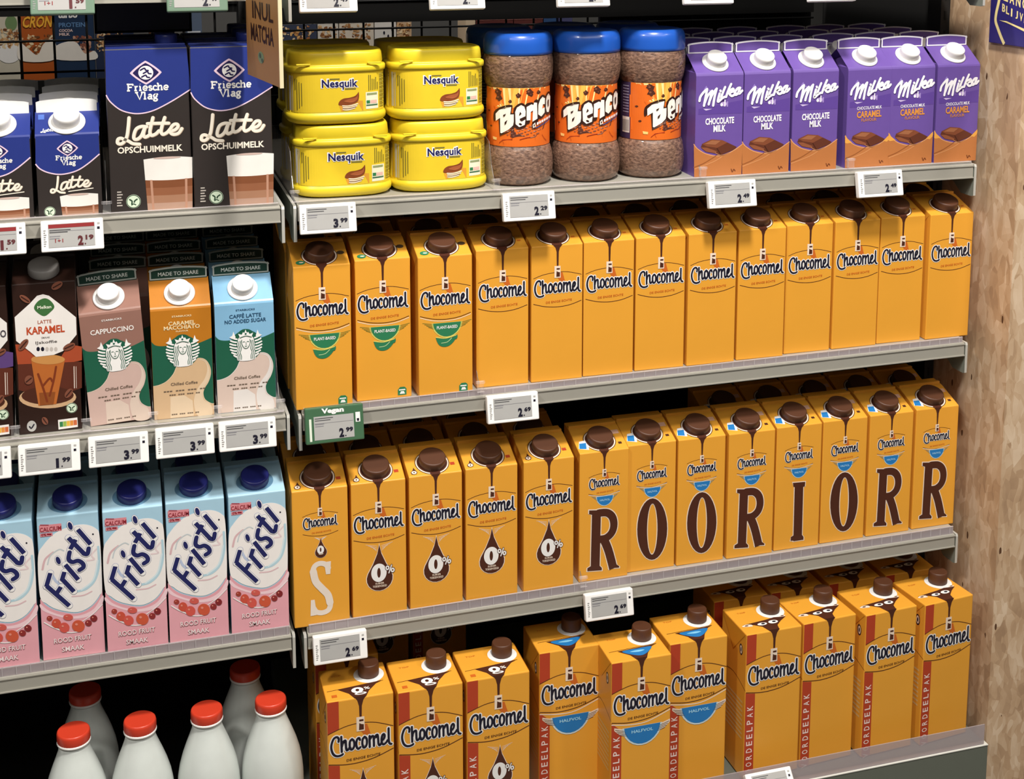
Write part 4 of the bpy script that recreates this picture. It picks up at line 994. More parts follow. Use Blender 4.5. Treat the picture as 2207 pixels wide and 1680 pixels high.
    lid.lathe([(.0452, .1755), (.0466, .176), (.0468, .180), (.0468, .190), (.0462, .196), (.0445, .2005), (.0415, .2035), (.037, .2045), (.034, .2035), (.0001, .2030)], BLU, 64)
    lid.build('lid', root)
    return root

# ------------------------------------------------------------------ white milk bottle
def bottle(label, group):
    root = thing('milk_bottle', label, 'bottle', group=group); H = .208
    PW = mat('#d2d8d4', .3, name='white_bottle_plastic', coat=.3)
    prof = [(.034, 0), (.0395, .003), (.0412, .010), (.0412, .114), (.0409, .128), (.0397, .143), (.0371, .158), (.0329, .173), (.0279, .187), (.0232, .199), (.0202, .207), (.0190, .212), (.0187, .218)]
    mb = MB(); mb.lathe(prof, PW, 56); mb.build('body', root)
    nk = MB(); nk.lathe([(.0185, .217), (.0208, .218), (.0212, .2195), (.0208, .221), (.018, .2215)], mat('#ece9e6', .35), 48); nk.build('neck_ring', root)
    RED = mat('#cf3f28', .34, name='red_cap_plastic'); c = screw_cap(RED, .0208, .0132).build('cap', root); c.location = (0, 0, .2212)
    return root

# ------------------------------------------------------------------ electronic shelf labels
def price_tag(label, price, sup, kind='white', cat='price tag', w=.0715, h=.0375):
    root = thing('price_tag', label, cat, group='electronic price tags')
    body = {'white': '#f3f1ef', 'green': '#3f6447', 'pale': '#69836f'}[kind]
    mb = MB(); B = mat(body, .4); mb.bbox(-w/2, w/2, -.010, 0, -h, 0, B, .0022, 3)
    a = Art(); hm = h*1000; wm = w*500
    if kind == 'white' or kind == 'pale':
        for i in range(8): a.rect(mat('#8f8e8c'), -wm+3.2, -hm+7+i*2.6, -wm+5.2+(i % 3)*.6, -hm+8.3+i*2.6, 2)
        a.rect(mat('#b0afac'), wm-7, -7.4, wm-4, -5.2, 2); a.rect(INK, wm-7.2, -13.2, wm-4.2, -10.2, 2)
        scr = (-wm+8.6, -hm+5.2, wm-10, -4.2)
    else:
        a.text(WHITE, 'Vegan', -2, -6.0, 29, 8.4, 3, .05, mm=True)
        a.rect(mat('#d8e0d0'), -wm+5, -hm+4, -wm+8, -14, 2); a.rect(WHITE, wm-10.5, -23, wm-4.5, -10.5, 2); a.rect(INK, wm-9, -22, wm-6, -18.5, 3)
        scr = (-wm+11, -hm+5, wm-13, -11.5)
    a.onto(mb, lambda x, z, ly: (x/1000, -.010-ly*LAY, z/1000)); hs = mb.build('housing', root)
    sb = MB(); S = mat('#a9a8a6', .45, name='grey_display'); x0, z0, x1, z1 = scr
    sb.box(x0/1000, x1/1000, -.0104, -.0098, z0/1000, z1/1000, S); b = Art()
    red = mat('#8c2a2c'); txt = mat('#4a4a4c'); pc = INK
    if sup in ('19', '59') : b.rect(red, x0+.4, z1-5.0, x1-.4, z1-.6, 2); b.text(red, '1+1', x0+12, z0+8, 9, 4.4, 3, .01, mm=True); pc = mat('#5a2428')
    for i, wd_ in enumerate((28, 24, 14, 13)): b.rect(txt if i < 2 else mat('#86858a'), x0+1.5, z1-(3 if sup not in ('19', '59') else 8)-i*2.6-(2 if i > 1 else 0), x0+1.5+wd_*(x1-x0)/62, z1-(2.1 if sup not in ('19', '59') else 7)-i*2.6-(2 if i > 1 else 0), 2)
    b.rect(mat('#7a797c'), x0+1, z1-9.2, x1-1, z1-8.7, 1)
    b.text(pc, price, x1-16.5, z0+7.0, 6.2 if price != '1' else 3.4, 11.6, 4, .05, mm=True)
    b.rect(pc, x1-12, z0+1.9, x1-10.6, z0+3.4, 4)
    b.text(pc, sup, x1-6.2, z0+10.2, 9.2, 5.8, 4, .04, mm=True)
    b.onto(sb, lambda x, z, ly: (x/1000, -.0104-ly*LAY, z/1000)); sb.build('display', hs)
    return root

# ================================================================== the setting
def structure(name, mb): return tag(mb.build(name), kind='structure')
m = MB(); m.box(-2.5, 2.0, -3.2, 1.6, -.05, 0, mat('#6b665e', .35, name='floor_tiles', bscale=4)); structure('floor', m)
m = MB(); m.box(1.032, 1.40, -.045, .53, 0, 2.3, osb()); structure('wall_right', m)
m = MB(); m.box(-2.5, 2.0, 1.30, 1.34, 0, 2.6, mat('#1a1917', .8, name='unlit_aisle_dark')); structure('wall_back', m)  # dark colour stands in for the unlit depth of the next aisle

# ================================================================== shelving
ZA, ZB, ZC, ZE = 1.2300, .9560, .6530, 1.5090
SA, SB_, SCC = ZA-.001, ZB-.001, ZC-.001
RISE = lambda x: -.003+.0065*x          # these two shelves hang a touch lower on the left
def shelf(x0, x1, Z, label, riser, bl=True, br=True, depth=.50):
    tl = x0 > 0 and Z < 1.1
    root = thing('shelf', label, 'shelf', (x0, 0, Z+(RISE(x0) if tl else 0)), (0, -.0065 if tl else 0, 0), group='grey steel shelves')
    W = x1-x0
    h_ = lift(Z); m = MB(); m.box(0, W, .0055, depth, -.012, h_-.001, STEEL); m.build('deck', root)
    m = MB(); m.bbox(0, W, 0, .009, -.0205, 0, STEEL, .0012); m.box(0, W, -.0012, .0004, -.0032, -.0016, STEEL); m.box(0, W, -.0012, .0004, -.0205, -.019, STEEL); m.build('price_rail', root)
    for on, x in ((bl, -.0052), (br, W+.0012)):
        if not on: continue
        m = MB(); pr = [(.001, -.0005), (-.0005, -.004), (-.0005, -.047), (.004, -.0485), (.03, -.0485), (.05, -.034), (depth-.04, -.030), (depth-.02, -.030), (depth-.02, -.001)]
        T = .0038; L = [(x, y, z) for y, z in pr]; R = [(x+T, y, z) for y, z in pr]
        m.face(L[::-1], STEEL_D); m.face(R, STEEL_D)
        for i in range(len(pr)): k = (i+1) % len(pr); m.face([L[i], L[k], R[k], R[i]], mat('#c2c1ba', .4, name='bracket_edge', metal=.2))
        m.build('bracket', root)
    if riser:
        m = MB(); h = riser; n = int(W/.0168)
        m.box(.002, W-.002, .0030, .0042, .0002, h, RISER if h > .008 else CLEAR)
        m.box(.002, W-.002, .0024, .0046, h-.0007, h, TICK)  # pale strip imitates the highlight along the riser's top edge
        if h > .008:
            for i in range(n+1): m.box(.003+i*.0168, .0042+i*.0168, .0022, .0040, .0002, h, TICK)
        m.build('front_riser', root)
    return root
LX0, LX1, RX0, RX1 = -.95, -.0172, .0042, .990
shelf(RX0, RX1, ZA, 'grey shelf under the yellow tubs, blue-lidded jars and purple cartons', .0045)
shelf(RX0, RX1, ZB, 'grey shelf under the row of thirteen orange cartons without big letters', .0082)
shelf(RX0, RX1, ZC, 'grey shelf under the orange cartons printed with big letters', .0118)
shelf(RX0, RX1, ZE, 'grey shelf at the top edge, above the yellow tubs and jars', 0)
shelf(LX0, LX1, ZA, 'grey shelf under the dark latte cartons', .0045, bl=False)
shelf(LX0, LX1, ZB, 'grey shelf under the coffee cartons with green waves', .0045, bl=False)
shelf(LX0, LX1, ZC, 'grey shelf under the pink and blue fruit drink cartons', .0118, bl=False)
shelf(LX0, LX1, ZE, 'grey shelf at the top edge, above the dark latte cartons', 0, bl=False)
for x0, x1, l in ((-.0165, .0035, 'black rack post between the left and right shelving bays'), (1.0135, 1.0295, 'black rack post beside the chipboard side wall')):
    m = MB(); y0 = .50 if x0 < .5 else .135
    m.box(x0, x1, y0, y0+.035, 0, 2.2, DARK)
    for i in range(60): m.box(x0+.006, x0+.009, y0-.0006, y0+.001, .2+i*.03, .2+i*.03+.014, mat('#050505', .9))
    tag(m.build('rack_post'), l, 'post', 'black rack posts')
for x0, x1, zb, l in ((-.95, -.012, 1.437, 'black wire back grid behind the dark latte cartons'), (.004, 1.008, 1.415, 'black wire back grid behind the yellow tubs and jars')):
    root = thing('wire_grid', l, 'grid', (x0, .525, 1.20), group='wire back grids')
    m = MB(); W = x1-x0; off = (.0343 if x0 < 0 else .034)
    x = (-.2952-x0) % .0487 if x0 < 0 else (.0897-x0) % .0487
    while x < W: m.tube([(x, 0, 0), (x, 0, .42)], .0019, DARK, 6); x += .0487
    for z in (.0, .05, .10, .15, .1985 if x0 < 0 else .205, .25, .30, .35, .40): m.tube([(0, -.003, z), (W, -.003, z)], .0019, DARK, 6)
    m.build('wires', root)
    m = MB(); m.box(0, W, -.004, .006, zb-1.20, zb-1.20+.10, DARK); m.build('cross_beam', root)
for x0, x1, l in ((-.95, -.0165, 'added black panel standing in for shade behind the lower left shelves'), (.0035, 1.0130, 'added black panel standing in for shade behind the lower right shelves')):
    m = MB(); m.box(x0, x1, .540, .55, .05, 1.335, DARK); tag(m.build('shade_panel'), l, 'panel', 'black shade panels')  # black sheets added for the dark depth of the rack
m = MB(); m.box(.605, 1.0130, .540, .55, 1.336, 1.60, DARK); tag(m.build('shade_panel'), 'added black panel standing in for shade behind the purple cartons', 'panel', 'black shade panels')  # extra sheet added to darken the view past the grid
m = MB(); m.box(1.0305, 1.0318, .171, .529, .05, 2.2, DARK); tag(m.build('side_shade_panel'), 'added black panel standing in for shade deep inside beside the chipboard wall', 'panel')  # added sheet, black colour in place of shade on the inner side
# base plinth at the floor
root = thing('base_shelf', 'deep grey base shelf at the floor with a hazy plastic front lip', 'shelf', (.003, -.075, 0))
m = MB(); m.bbox(0, 1.010, 0, .010, .02, .350, BASEG, .001); m.box(0, 1.010, .010, .55, .30, .3485, BASEG); m.build('plinth', root)
m = MB(); m.box(0, 1.010, -.0008, .0105, .350, .3512, mat('#d8d8d0', .4)); m.build('edge_trim', root)
m = MB(); m.box(.003, 1.004, .002, .0034, .3512, .3835, RISER); m.build('front_lip', root)
m = MB(); m.bbox(1.0105, 1.0165, .01, .02, .285, .300, mat('#c8ccc8', .4), .001); m.build('end_clip', root)
root = thing('base_shelf', 'low black base shelf under the white milk bottles', 'shelf', (-.95, -.045, 0))
m = MB(); m.bbox(0, .93, 0, .012, .02, .322, BASEG, .001); m.box(0, .93, .012, .55, .29, .3225, DARK); m.build('plinth', root)

# clear plastic product dividers
def divider(label):
    root = thing('shelf_divider', label, 'divider', group='clear plastic shelf dividers')
    m = MB(); pr = [(.004, .001), (.004, .010), (.012, .016), (.022, .030), (.028, .048), (.034, .060), (.06, .066), (.34, .066), (.34, .001)]
    T = .0004
    m.face([(-T, y, z) for y, z in pr][::-1], CLEAR); m.face([(T, y, z) for y, z in pr], CLEAR)
    ed = mat('#57504a', .3)
    for i in range(1, 6): a, b = pr[i], pr[i+1]; m.face([(-T, *a), (-T, *b), (T, *b), (T, *a)], ed)
    m.build('blade', root)
    m = MB(); m.bbox(-.0045, .0045, -.0042, .0010, .0008, .0155, CLEAR, .0012); m.bbox(-.0062, .0062, -.0044, .0006, .0125, .0158, CLEAR, .001); m.box(-.005, .005, -.0046, -.0042, .0008, .0018, TICK)
    m.build('clip', root)
    return root
DV = divider('x')
for x, z, l in ((-.2255, ZA, 'clear divider between the small and the tall latte cartons'), (.0012, ZA, 'clear divider left of the yellow tubs'), (.2648, ZA, 'clear divider between the yellow tubs and the cocoa jars'),
                (.5595, ZA, 'clear divider between the cocoa jars and the purple cartons'), (.7880, ZA, 'clear divider between plain and caramel purple cartons'),
                (-.2610, ZB, 'clear divider right of the dark iced coffee carton'), (-.1812, ZB, 'clear divider between the mauve and the amber coffee cartons'), (-.1026, ZB, 'clear divider between the amber and the light blue coffee cartons'), (-.0236, ZB, 'clear divider right of the light blue coffee carton'),
                (-.3440, ZB, 'clear divider left of the dark iced coffee carton'),
                (.2410, ZB, 'clear divider after the third green-badged orange carton'), (.3888, ZC, 'clear divider before the first letter carton')):
    place(DV, (x, .0025 if z == ZA or x < 0 else -.001, z+(RISE(x) if x > 0 and z < 1.1 else 0)), (0, 0, 0), l, 'clear plastic shelf dividers')

# ================================================================== products
J = random.Random(3)
def yaw(a=.6): return math.radians(J.uniform(-a, a))
ORD = ['first', 'second', 'third', 'fourth', 'fifth', 'sixth', 'seventh', 'eighth', 'ninth', 'tenth']
PL = brik('drink_carton', K_plant(), ring_top('plant'), ORANGE, CHOC, 'x', 'x')
VO = brik('drink_carton', K_vol(), ring_top('vol'), ORANGE, CHOC, 'x', 'x')
ZO = brik('drink_carton', K_zero(), ring_top('zero'), ORANGE, CHOC, 'x', 'x')
ZS = brik('drink_carton', K_zero_S(), ring_top('zero'), ORANGE, CHOC, 'x', 'x')
HF = {c: brik('drink_carton', K_half(c), ring_top('half'), ORANGE, CHOC, 'x', 'x') for c in 'ROI'}
XB = [.0363, .1175, .1997, .2819, .3592, .4350, .5120, .5901, .6680, .7456, .8228, .8990, .9795]
YB = [.022, .030, .021, .032, .030, .031, .031, .029, .030, .034, .033, .035, .031]
for i, x in enumerate(XB):
    if i < 3:
        l = 'orange carton with green plant-based badge, '+['leftmost of the three', 'middle of the three', 'rightmost of the three'][i]
        place(PL, (x, YB[i], SB_+RISE(x)), (0, 0, yaw()), l, 'front orange cartons on the upper orange shelf')
    else:
        l = 'plain orange carton on the all-plain shelf, %s right of the green-badged ones' % ORD[i-3]
        place(VO, (x, YB[i], SB_+RISE(x)), (0, 0, yaw()), l, 'front orange cartons on the upper orange shelf')
for r in (1, 2):
    for i, x in enumerate(XB):
        K = PL if i < 3 else VO
        w_ = ('%s green-badged orange carton' % ORD[i]) if i < 3 else ('%s plain orange carton' % ORD[i-3])
        place(K, (x+J.uniform(-.0015, .0015), .104+.0715*(r-1)+J.uniform(0, .002), SB_+RISE(x)), (0, 0, yaw(.4)),
              'shaded orange carton %s the %s from the left' % ('right behind' if r == 1 else 'two places behind', w_), 'orange cartons queued behind the upper row')
XC = [.0270, .1055, .1845, .2635, .3462, .4300, .5048, .5815, .6600, .7377, .8145, .8930, .9725]
YC = [.021, .021, .022, .023, .023, .028, .034, .032, .030, .032, .033, .033, .034]
LET = [None]*5+list('ROORIORR')
lab = {5: 'orange carton with big brown letter R, leftmost of the letter cartons', 6: 'orange carton with big brown letter O right of the leftmost R', 7: 'orange carton with big brown letter O left of the middle R',
       8: 'orange carton with big brown letter R standing left of the letter I', 9: 'orange carton with big brown letter I', 10: 'orange carton with big brown letter O right of the letter I',
       11: 'orange carton with big brown letter R, second from the right end', 12: 'orange carton with big brown letter R beside the chipboard wall'}
for i, x in enumerate(XC):
    if i == 0: place(ZS, (x, YC[i], SCC+RISE(x)), (0, 0, yaw()), 'orange carton with a big pale letter S', 'letter cartons on the lower orange shelf')
    elif i < 5: place(ZO, (x, YC[i], SCC+RISE(x)), (0, 0, yaw(.8)), 'orange carton with brown zero-percent drop, %s right of the S carton' % ORD[i-1], 'zero-percent cartons on the lower orange shelf')
    else: place(HF[LET[i]], (x, YC[i], SCC+RISE(x)), (0, 0, yaw(.5)), lab[i], 'letter cartons on the lower orange shelf')
for i in range(5):
    for r in ((1, 2) if i in (0, 1, 2, 3) else (1,)):
        n_ = 'carton with the pale S' if i == 0 else '%s zero-percent drop carton' % ORD[i-1]
        place(ZO, (XC[i]+J.uniform(-.001, .001), .0945+.0705*(r-1)+J.uniform(0, .001), SCC+RISE(XC[i])), (0, 0, yaw(.4)), 'shaded orange carton %s the %s' % ('right behind' if r == 1 else 'two places behind', n_), 'orange cartons queued behind the lower row')
for i, n_ in ((8, 'letter R that is left of the I'), (9, 'letter I'), (10, 'letter O right of the I'), (11, 'second R from the right end'), (12, 'letter R by the chipboard wall')):
    place(HF[LET[i]], (XC[i]+J.uniform(-.001, .001)-.0015, .107, SCC+RISE(XC[i])), (0, 0, yaw(.4)), 'shaded orange carton right behind the %s' % n_, 'orange cartons queued behind the lower row')

# bottom row, 1.5 litre cartons
B0 = big_carton('zero', 'x', 'x'); BHf = big_carton('half', 'x', 'x'); BV = big_carton('vol', 'x', 'x')
ZD = .350
g = 'large orange cartons on the base shelf'
for i, (x, y) in enumerate(((.0650, -.0445), (.1585, -.0490), (.2525, -.0480))):
    place(B0, (x, y, ZD), (0, 0, yaw(.7)), 'large orange zero-percent carton with red stripe, %s' % ['leftmost of the three', 'middle of the three', 'right of the three'][i], g)
for x, y, l in ((.3665, -.0100, 'large orange carton with blue bowl badge, pushed farthest back'), (.4540, -.0625, 'large orange carton with blue bowl badge, standing farthest forward'), (.5500, -.0400, 'large orange carton with blue bowl badge, right of its two fellows')):
    place(BHf, (x, y, ZD), (0, 0, yaw(.4)), l, g)
for i, (x, y) in enumerate(((.6645, -.0468), (.7570, -.0415), (.8563, -.0456), (.9562, -.0425))):
    place(BV, (x, y, ZD), (0, 0, (.02, .06, .06, .10)[i]), 'large orange carton without badge, %s' % ['left of the four', 'second of the four from the left', 'third of the four from the left', 'nearest the chipboard wall'][i], g)
for i, x in enumerate((.6600, .7540, .8520, .9500)):
    place(BV, (x, .052, ZD), (0, 0, yaw(.5)), 'shaded large orange carton behind the %s badgeless large carton' % ORD[i], 'large orange cartons queued on the base shelf')
place(B0, (.064, .055, ZD), (0, 0, .01), 'shaded large zero-percent carton behind the leftmost large one', 'large orange cartons queued on the base shelf')
place(B0, (.1655, .335, ZD), (0, 0, -.02), 'lone dark large carton far back behind the middle zero-percent one', 'large orange cartons queued on the base shelf')
place(B0, (.262, .335, ZD), (0, 0, 0), 'lone dark large carton far back behind the right zero-percent one', 'large orange cartons queued on the base shelf')

# purple cartons
MF = PURPLE
m1 = gable('drink_carton', 'x', 'x', milka_art(False), None, None, PURPLE, PURPLE, MF, .0708, .1435, .168, .1842, cap_r=.0140, sk=.0188, cap_h=.0125, fin_edge=MW)
m2 = gable('drink_carton', 'x', 'x', milka_art(True), None, None, PURPLE, PURPLE, MF, .0708, .1435, .168, .1842, cap_r=.0140, sk=.0188, cap_h=.0125, fin_edge=MW)
XM = [.5957, .6690, .7448, .8313, .9025, .9782]
for i, x in enumerate(XM):
    K = m1 if i < 3 else m2
    place(K, (x, .030, SA), (0, 0, yaw(.6)), ('purple chocolate milk carton, ' if i < 3 else 'purple caramel milk carton with orange lettering, ')+['leftmost of its three', 'middle of its three', 'rightmost of its three'][i % 3], 'purple gable-top cartons')
    for r in (1, 2, 3):
        place(K, (x+J.uniform(-.0008, .0008)-.001*r, .030+.0725*r, SA), (0, 0, yaw(.3)), 'shaded purple carton, %s in the queue behind the %s front purple one' % (ORD[r-1], ORD[i]), 'purple cartons queued behind the front row')

# cocoa jars and tubs
jr = jar('x', 'x')
for i, (x, rz) in enumerate(((.3176, -.29), (.4157, -.35), (.5122, .26))):
    place(jr, (x, .078, SA), (0, 0, rz), ['blue-lidded cocoa jar, nearest the yellow tubs', 'blue-lidded cocoa jar, middle of the three', 'blue-lidded cocoa jar turned aside, beside the purple cartons'][i], 'blue-lidded cocoa jars')
for i, x in enumerate((.3190, .4165, .5145)):
    place(jr, (x, .176, SA), (0, 0, J.uniform(-1, 1)), 'shaded cocoa jar right behind the %s blue-lidded jar' % ORD[i], 'blue-lidded cocoa jars behind')
tb = tub('x', 'x')
for x, z, y, l in ((.0725, 0, .078, 'yellow cocoa tub, lower one of the left stack'), (.2030, 0, .078, 'yellow cocoa tub, lower one of the right stack'), (.0664, .0945, .080, 'yellow cocoa tub, top of the left stack'), (.2003, .0945, .080, 'yellow cocoa tub, top of the right stack')):
    place(tb, (x, y, SA+z), (0, 0, yaw(.8)), l, 'yellow cocoa tubs')
for x, z, y, l in ((.0715, 0, .176, 'shaded yellow tub behind the lower left one'), (.2025, 0, .176, 'shaded yellow tub behind the lower right one'), (.0690, .0945, .178, 'shaded yellow tub behind the upper left one'), (.2020, .0945, .178, 'shaded yellow tub behind the upper right one')):
    place(tb, (x, y, SA+z), (0, 0, yaw(.8)), l, 'yellow cocoa tubs behind')

# left bay: latte cartons
lt = latte_tall('x', 'x')
place(lt, (-.1714, .027, SA), (0, 0, .01), 'tall charcoal and blue latte carton, left of the two', 'tall latte cartons'); place(lt, (-.0713, .024, SA), (0, 0, .02), 'tall charcoal and blue latte carton next to the brown hanging card', 'tall latte cartons')
for r in (1, 2):
    for x, s in ((-.1714, 'left'), (-.0720, 'right')): place(lt, (x, .025+.0655*r, SA), (0, 0, yaw(.4)), 'shaded tall latte carton, %s behind the %s front one' % (ORD[r-1], s), 'tall latte cartons queued behind')
m = MB(); TW, TD, TH = .118, .15, .045; kb = mat('#0f1322', .6, name='silhouette_navy')  # added dark tray, stands in for a black silhouette above the latte cartons
m.box(-TW/2, TW/2, 0, TD, 0, .003, kb); m.box(-TW/2, TW/2, 0, .003, 0, TH, kb); m.box(-TW/2, TW/2, TD-.003, TD, 0, TH, kb); m.box(-TW/2, -TW/2+.003, 0, TD, 0, TH, kb); m.box(TW/2-.003, TW/2, 0, TD, 0, TH, kb)
o = tag(m.build('dark_filler_tray'), 'made-up dark tray standing in for the black silhouette above the queued tall latte cartons', 'tray'); o.location = (-.172, .080, SA+.0035+.2135)
ls = latte_small('x', 'x')
for x, s in ((-.2678, 'whole'), (-.3475, 'cut-off')):
    place(ls, (x, .025, SA), (0, 0, yaw(.4)), 'small white-capped latte carton, %s' % ('whole, beside the tall ones' if s == 'whole' else 'cut off by the left picture edge'), 'small latte cartons')
    for r in (1, 2, 3): place(ls, (x+.0005*r, .025+.073*r, SA), (0, 0, yaw(.3)), 'shaded small latte carton, %s behind the %s front one' % (ORD[r-1], s), 'small latte cartons queued behind')

# left bay: coffee cartons with the green wave
navy = mat('#234a6a'); W2 = mat('#ece6e2', .42)
c1 = coffee_gable('#916a5e', '#c9aca2', '#d6c2b4', [('STARBUCKS', 1770, 582, 24, 2.4), ('CAPPUCCINO', 1770, 655, 52, 6.6)], W2, 'x', 'x')
c2 = coffee_gable('#b8741f', '#cfae88', '#dcc4a6', [('STARBUCKS', 1770, 586, 24, 2.4), ('CARAMEL', 1772, 634, 33, 5.2), ('MACCHIATO', 1772, 664, 44, 5.2), ('FLAVOUR', 1774, 690, 15, 2.0)], mat('#f0dcae'), 'x', 'x')
c3 = coffee_gable('#82b4d6', '#d2bcb0', '#dcd6d2', [('STARBUCKS', 1772, 578, 24, 2.4), ('CAFFE LATTE', 1772, 620, 40, 5.0), ('`', 1756, 604, 2.0, 1.6), ('NO ADDED SUGAR', 1774, 656, 52, 5.0)], navy, 'x', 'x')
for K, x, roll, n_ in ((c1, -.2196, -.056, 'mauve'), (c2, -.1420, 0, 'amber'), (c3, -.0628, 0, 'light blue')):
    place(K, (x, .032, SB_+(.0021 if roll else 0)), (0, roll, yaw(.5)), '%s coffee carton with green wave%s' % (n_, ', leaning left' if roll else ''), 'coffee cartons with green waves')
    for r in (1, 2, 3): place(K, (x+(.003 if roll else 0)+.0008*r, .032+.0735*r, SB_), (0, 0, yaw(.4)), 'shaded coffee carton with dark fin, %s behind the %s one' % (ORD[r-1], n_), 'coffee cartons queued behind')
GREYCAP = mat('#a3a09e', .4, name='grey_cap_plastic'); DK = mat('#2b1812', .36, name='dark_brown_carton')
kar = brik('drink_carton', iced('#a4482a', [('LATTE', 312, 690, 16, 4.4, '#a8543a'), ('KARAMEL', 320, 745, 44, 9.6, '#bb4a28'), ('SMAAK', 320, 798, 10, 2.4, '#8a8480'), ('IJskoffie', 325, 832, 25, 4.6, '#5c5654')], True), None, DK, GREYCAP, 'x', 'x')
place(kar, (-.3040, .028, SB_), (0, 0, 0), 'dark brown iced coffee carton with white badge and orange caramel lettering', 'dark iced coffee cartons')
place(kar, (-.3040, .101, SB_), (0, 0, .01), 'shaded iced coffee carton behind the caramel one', 'dark iced coffee cartons'); place(kar, (-.3035, .173, SB_), (0, 0, 0), 'shaded iced coffee carton two places behind the caramel one', 'dark iced coffee cartons')
kp = brik('drink_carton', iced('#5a3f78', [('O', 525, 730, 7, 9.6, '#4a444c')], False), None, DK, GREYCAP, 'x', 'x')
place(kp, (-.3845, .028, SB_), (0, 0, 0), 'dark iced coffee carton with purple swirl, cut by the left picture edge', 'dark iced coffee cartons')

# left bay: fruit drink
fa, sky = fristi(); NC = mat('#1d2268', .4, name='navy_cap_plastic')
fr = brik('drink_carton', fa, fristi_top(), sky, NC, 'x', 'x', off=24)
for i, x in enumerate((-.3695, -.2900, -.2112, -.1335, -.0545)):
    place(fr, (x, (.026, .028, .023, .025, .024)[i], SCC), (0, 0, yaw(.7)), 'pale blue and pink fruit drink carton, %s' % ['cut off by the left picture edge', 'first whole one from the left', 'middle of the five', 'second from the orange S carton', 'next to the orange S carton'][i], 'fruit drink cartons')
    for r in (1, 2): place(fr, (x-.0008+J.uniform(-.0008, .0008), .0245+.0725*r, SCC), (0, 0, yaw(.4)), 'shaded fruit drink carton, %s behind the %s front one' % (ORD[r-1], ORD[i]), 'fruit drink cartons queued behind')

# milk bottles
bt = bottle('x', 'x')
for x, y, l in ((-.2958, .020, 'white milk bottle with red cap, leftmost whole one in front'), (-.2134, .020, 'white milk bottle with red cap standing alone, second from the left'), (-.1284, .020, 'white milk bottle with red cap, left of the frontmost pair'), (-.0447, .020, 'white milk bottle with red cap, nearest the orange cartons'),
                (-.2827, .112, 'shaded white milk bottle behind the leftmost whole one'), (-.0700, .108, 'shaded white milk bottle behind the pair on the right'), (-.4250, .020, 'white milk bottle of which only a shoulder shows at the bottom left corner')):
    place(bt, (x, y, .3225), (0, 0, J.uniform(0, 6)), l, 'white milk bottles with red caps')

# ================================================================== price tags
TT = (-.20, 0, 0)
for x, Z, pr, sup, kind, l in (
    (-.3545, ZA+.0005, '1', '59', 'white', 'white and red price tag cut off by the left edge, under the latte cartons'), (-.2662, ZA+.0005, '2', '19', 'white', 'white price tag with red band reading 2.19'),
    (.0403, ZA+.001, '3', '99', 'white', 'white price tag reading 3.99 under the yellow tubs'), (.3050, ZA, '2', '29', 'white', 'white price tag reading 2.29 under the cocoa jars'),
    (.5970, ZA-.001, '2', '49', 'white', 'white price tag reading 2.49 under the plain purple cartons'), (.8270, ZA, '2', '49', 'white', 'white price tag reading 2.49 under the caramel purple cartons'),
    (-.3850, ZB-.001, '1', '99', 'white', 'white price tag cut by the left edge, under the coffee cartons'), (-.3055, ZB-.001, '1', '99', 'white', 'white price tag reading 1.99 under the dark iced coffee carton'),
    (-.2244, ZB, '3', '99', 'white', 'white price tag reading 3.99 under the mauve coffee carton'), (-.1446, ZB+.002, '3', '99', 'white', 'white price tag reading 3.99 under the amber coffee carton'), (-.0673, ZB+.002, '3', '99', 'white', 'white price tag reading 3.99 under the light blue coffee carton'),
    (.2827, ZB+.001, '2', '69', 'white', 'white price tag reading 2.69 below the plain orange cartons'), (.0448, ZC, '2', '69', 'white', 'white price tag reading 2.69 under the pale S carton'), (.4233, ZC-.0005, '2', '69', 'white', 'white price tag reading 2.69 under the first letter R carton')):
    o = price_tag(l, pr, sup, kind); o.location = (x, -.0032, Z+(RISE(x) if x > 0 and Z < 1.1 else 0)); o.rotation_euler = TT
o = price_tag('dark green price tag with the word Vegan, reading 2.99', '2', '99', 'green', w=.0755, h=.0465); o.location = (.0430, -.0032, ZB+.0085); o.rotation_euler = TT
for x, kind, l in ((-.2646, 'pale', 'pale green price tag at the top edge, above the small latte carton'), (-.1112, 'pale', 'white-bottomed green price tag at the top edge, above the tall latte cartons'), (.0461, 'white', 'white tag at the top edge, above the left yellow stack'), (.2096, 'white', 'white tag at the top edge, above the right yellow stack'),
                   (.3782, 'white', 'white tag at the top edge, above the blue-lidded jars'), (.5547, 'white', 'white tag at the top edge, above the first purple carton'), (.7392, 'white', 'white tag at the top edge, above the third purple carton')):
    o = price_tag(l, '1' if x < -.2 else '2', '59' if x < -.2 else '49', kind); o.location = (x, -.0032, ZE+(.004 if x < 0 else 0)); o.rotation_euler = TT
o = price_tag('dim grey price tag lying against the plastic lip of the base shelf', '1', '89', 'white'); o.location = (.6400, -.0770, .3800); o.rotation_euler = (-.75, 0, 0)

